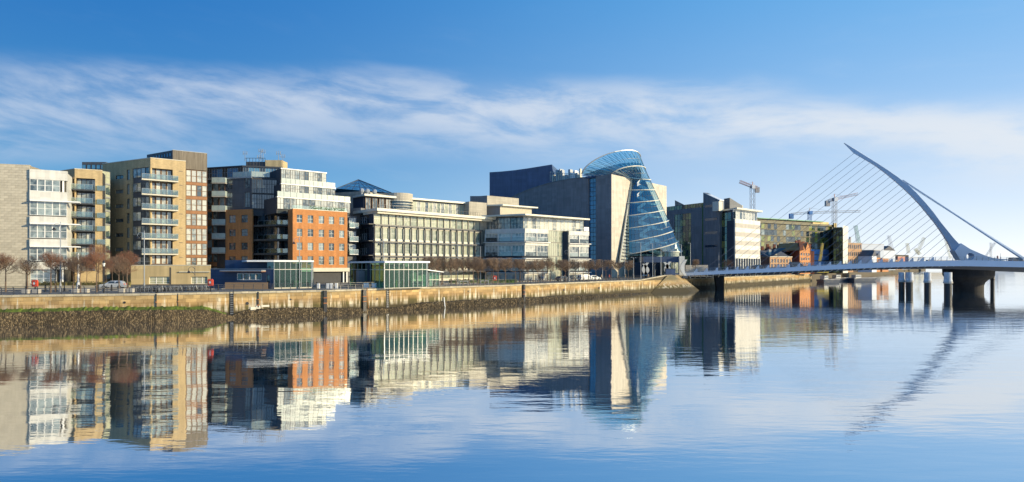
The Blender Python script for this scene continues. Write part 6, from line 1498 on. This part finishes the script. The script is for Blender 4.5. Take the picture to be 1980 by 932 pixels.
make_car(1965, bpt(bu(1965, 18), 18).y, 0, 'car_dark', 'dark van at the right end of the bridge', 4.4, z=deck_z(bu(1965, 18))-.12, van=True)

# ------------------------------------------------------------------ bicycles in the long rack
def make_bike():
    o = thing('bicycle', 'bicycle parked in the long rack before the tall apartments', 'bicycle', (0, 0, 0), 0, 'bicycles in the long rack'); M = MW[o.name]
    def ring(cx, r, t_, n=14):
        mb = MB()
        for k in range(n): a, b = 2*math.pi*k/n, 2*math.pi*(k+1)/n; mb.tube((cx+r*math.cos(a), 0, .34+r*math.sin(a)), (cx+r*math.cos(b), 0, .34+r*math.sin(b)), t_, t_, 4, False)
        for k in range(6): a = math.pi*k/6; mb.tube((cx-r*math.cos(a), 0, .34-r*math.sin(a)), (cx+r*math.cos(a), 0, .34+r*math.sin(a)), .006, .006, 3, False)
        return mb
    part('wheel', ring(-.52, .32, .025), 'rubber', o, M); part('wheel', ring(.52, .32, .025), 'rubber', o, M)
    fr = MB().tube((-.52,0,.34), (-.08,0,.3), .02).tube((-.08,0,.3), (-.2,0,.82), .02).tube((-.2,0,.78), (.36,0,.8), .02).tube((-.08,0,.3), (.38,0,.7), .022).tube((.52,0,.34), (.34,0,.92), .02).tube((-.52,0,.34), (-.19,0,.76), .016)
    part('frame', fr, 'alu', o, M); part('saddle', MB().hexa([(-.33,-.07,.84),(-.08,-.03,.84),(-.08,.03,.84),(-.33,.07,.84)], [(-.33,-.08,.9),(-.08,-.02,.89),(-.08,.02,.89),(-.33,.08,.9)]), 'black_metal', o, M)
    part('handlebar', MB().tube((.34,-.26,.98), (.34,.26,.98), .016).tube((.34,0,.9), (.34,0,.98), .018), 'black_metal', o, M); return o
bk = make_bike(); first = True
for k in range(42):
    px = 238+k*4.0; q = Q(px, 6.0+rt.uniform(-.15, .15)); M = T(q+Vector((0, 0, G)))@Matrix.Rotation(rt.uniform(.15, .7), 4, 'Z')@Matrix.Rotation(rt.uniform(-.08, .08), 4, 'X')
    if first: 
        c = copy_tree(bk, M); first = False
        for ch in list(bk.children): bpy.data.objects.remove(ch)
        nm = bk.name; bpy.data.objects.remove(bk); bk = c
    else: copy_tree(bk, M)
o = thing('bicycle_rack', 'long low steel rack holding the row of bicycles', 'bicycle rack', Q(232, 6)+Vector((0, 0, G)))
part('rail', MB().path([Q(p, 6.3)+Vector((0, 0, G+.75)) for p in range(232, 408, 12)], .03, 5), 'alu', o)
for p in range(234, 406, 8): part('hoop', MB().path([Q(p, 5.6)+Vector((0,0,G)), Q(p, 5.6)+Vector((0,0,G+.74)), Q(p, 6.4)+Vector((0,0,G+.74)), Q(p, 6.4)+Vector((0,0,G))], .025, 4), 'alu', o)

# ------------------------------------------------------------------ people, one continuous skinned body each
def person(px, Z, label, top, legs, rz=0, stride=.25, z=G, hair='cloth_dark'):
    loc = P(px, Z, z); M = T(loc)@Matrix.Rotation(rz, 4, 'Z')
    V = [((0,0,.95), .13), ((0,0,1.12), .115), ((0,0,1.36), .145), ((0,0,1.50), .055), ((0,0,1.60), .075), ((.01,0,1.70), .085),
         ((-.09,0,.90), .085), ((-.10+stride*.1,stride*.55,.49), .058), ((-.10,stride*1.0,.08), .038), ((-.10,stride*1.0-.17,.04), .034),
         ((.09,0,.90), .085), ((.10,-stride*.5,.49), .058), ((.10,-stride*1.0,.08), .038), ((.10,-stride*1.0-.17,.04), .034),
         ((-.19,0,1.42), .055), ((-.25,.03,1.14), .042), ((-.26,-.10,.90), .032), ((-.26,-.14,.80), .03),
         ((.19,0,1.42), .055), ((.25,-.03,1.14), .042), ((.25,-.14,.92), .032), ((.25,-.19,.82), .03)]
    E = [(0,1),(1,2),(2,3),(3,4),(4,5),(0,6),(6,7),(7,8),(8,9),(0,10),(10,11),(11,12),(12,13),(2,14),(14,15),(15,16),(16,17),(2,18),(18,19),(19,20),(20,21)]
    # five short fingers on each hand
    for hnd, (hx, hy, hz) in ((17, (-.26,-.14,.80)), (21, (.25,-.19,.82))):
        for f in range(5): V.append(((hx+(-.012 if f < 4 else .03), hy-.03+f*.014, hz-.085+(abs(f-1.5)*.008) if f < 4 else hz-.04), .0085)); E.append((hnd, len(V)-1))
    me = bpy.data.meshes.new('body_rig'); me.from_pydata([v for v, r in V], E, []); ob = bpy.data.objects.new('body_rig', me); COL.objects.link(ob)
    md = ob.modifiers.new('s', 'SKIN'); 
    for d, (v, r) in zip(me.skin_vertices[0].data, V): d.radius = (r, r*.85)
    me.skin_vertices[0].data[0].use_root = True; sb = ob.modifiers.new('u', 'SUBSURF'); sb.levels = 1; sb.render_levels = 1
    dg = bpy.context.evaluated_depsgraph_get(); m2 = bpy.data.meshes.new_from_object(ob.evaluated_get(dg)); m2.name = 'body'
    bpy.data.objects.remove(ob); m2.materials.clear(); m2.materials.append(MATS['skin']); m2.materials.append(MATS[top]); m2.materials.append(MATS[legs]); m2.materials.append(MATS['cloth_dark'])
    for p in m2.polygons:
        c = p.center; p.material_index = 3 if c.z < .1 else 2 if c.z < .97 and abs(c.x) < .21 else 1 if c.z < 1.52 and c.z > .86 else 0; p.use_smooth = True
    o = put('person', m2, None, M); tag(o, label, 'person')
    part('hair', MB().ball((.01, .02, 1.74), .095, 6, 1.0), hair, o, M, smooth=True)
    part('coat', MB().lathe([(.19, .82), (.175, 1.0), (.17, 1.15), (.20, 1.38), (.09, 1.5)], 10), top, o, M, smooth=True)
    part('nose', MB().ball((.01, -.085, 1.68), .018, 4), 'skin', o, M); return o
person(1044, 148, 'person in a dark coat standing behind the railing, left one of a pair', 'cloth_dark', 'cloth_dark', .4); person(1049.5, 148.5, 'person in dark blue standing behind the railing, right one of a pair', 'cloth_blue', 'cloth_dark', -.3)
person(1178, 172, 'person in a red jacket walking before the conference hall', 'cloth_red', 'cloth_dark', 1.4, .3); person(1163, 171, 'person in a tan coat walking left of the red jacket', 'cloth_tan', 'cloth_blue', 1.3, .3); person(1092, 160, 'person in blue by the dark blue car', 'cloth_blue', 'cloth_dark', .8, .3); person(1119, 163, 'person in dark clothes left of the white van', 'cloth_dark', 'cloth_blue', 2.0, .25); person(1196, 176, 'person in dark clothes right of the red jacket', 'cloth_dark', 'cloth_dark', 1.2, .3); person(1209, 178, 'person in a pale tan top near the tall thin pole', 'cloth_tan', 'cloth_dark', -1.2, .2); person(1224, 178, 'person in dark clothes near the foot of the bridge ramp', 'cloth_dark', 'cloth_blue', -1.4, .3); person(1253, 186, 'person in a tan jacket by the bridge head', 'cloth_tan', 'cloth_dark', .2)

# ------------------------------------------------------------------ bridge head: canopy, pillars and curved white shapes
def head():
    Z = 203; a, b = P(1243, Z), P(1318, Z); o = thing('canopy', 'dark flat canopy at the bridge head in front of the glass barrel', 'canopy', P(1243, Z, 6)); z0, z1 = zat(507.5, Z), zat(496, Z)
    part('roof', MB().box(a.x, b.x, Z-1, Z+6, z0, z1), 'blue_clad', o)
    for px in (1246, 1266, 1305): q = P(px, Z+2); part('column', MB().tube((q.x, q.y, G), (q.x, q.y, z0), .16, .16, 8), 'alu', o)
    q = P(1317.5, Z-1.5); o = thing('pillar', 'white square pillar at the left end of the bridge', 'pillar', q+Vector((0, 0, 6))); part('shaft', MB().box(q.x-.9, q.x+.9, Z-2.2, Z-.9, 5.8, zat(495.5, Z)), 'white_render', o); part('base', MB().box(q.x-1.3, q.x+1.3, Z-2.6, Z-.5, 5.4, 6.2), 'concrete', o)
    for px, dx, yt, lb in ((1250, -1, 508, 'white curved metal shape left of the dark canopy'), (1246, 1, 510, 'smaller white curved shape leaning right, left of the canopy'), (1293, -1, 506, 'tall white curved shape before the middle of the canopy'), (1287, 1, 507, 'white curved shape leaning right before the canopy'), (1324, -1, 502, 'white curved shape right of the white pillar')):
        q = P(px, Z-4); zt = zat(yt, Z-4); o = thing('curved_machine', lb, 'machine', q+Vector((0, 0, 6))); mb = MB(); h = zt-5.6; pts = []
        for k in range(9):
            a_ = k/8; pts.append((q.x+dx*(1.3*math.sin(a_*math.pi)-.4), q.y, 5.6+h*a_))
        for k in range(8):
            w_ = .35+.35*math.sin((k+.5)/8*math.pi); p0, p1 = pts[k], pts[k+1]; mb.hexa([(p0[0]-w_,p0[1]-.3,p0[2]),(p0[0]+w_,p0[1]-.3,p0[2]),(p0[0]+w_,p0[1]+.3,p0[2]),(p0[0]-w_,p0[1]+.3,p0[2])], [(p1[0]-w_,p1[1]-.3,p1[2]),(p1[0]+w_,p1[1]-.3,p1[2]),(p1[0]+w_,p1[1]+.3,p1[2]),(p1[0]-w_,p1[1]+.3,p1[2])])
        part('shell', mb, 'white_render', o); part('base', MB().box(q.x-.9, q.x+.9, q.y-.6, q.y+.6, 5.0, 5.8), 'dark_metal', o)
    q = P(1296, Z-6); o = thing('control_cabinet', 'dark box cabinet at the top of the quay ramp', 'cabinet', q+Vector((0,0,6))); part('box', MB().box(q.x-1.6, q.x+1.6, q.y-.5, q.y+.5, 5.6, zat(520, Z-6)), 'navy_panel', o); part('lid', MB().box(q.x-1.7, q.x+1.7, q.y-.6, q.y+.6, zat(520, Z-6), zat(520, Z-6)+.15), 'dark_metal', o)
head()
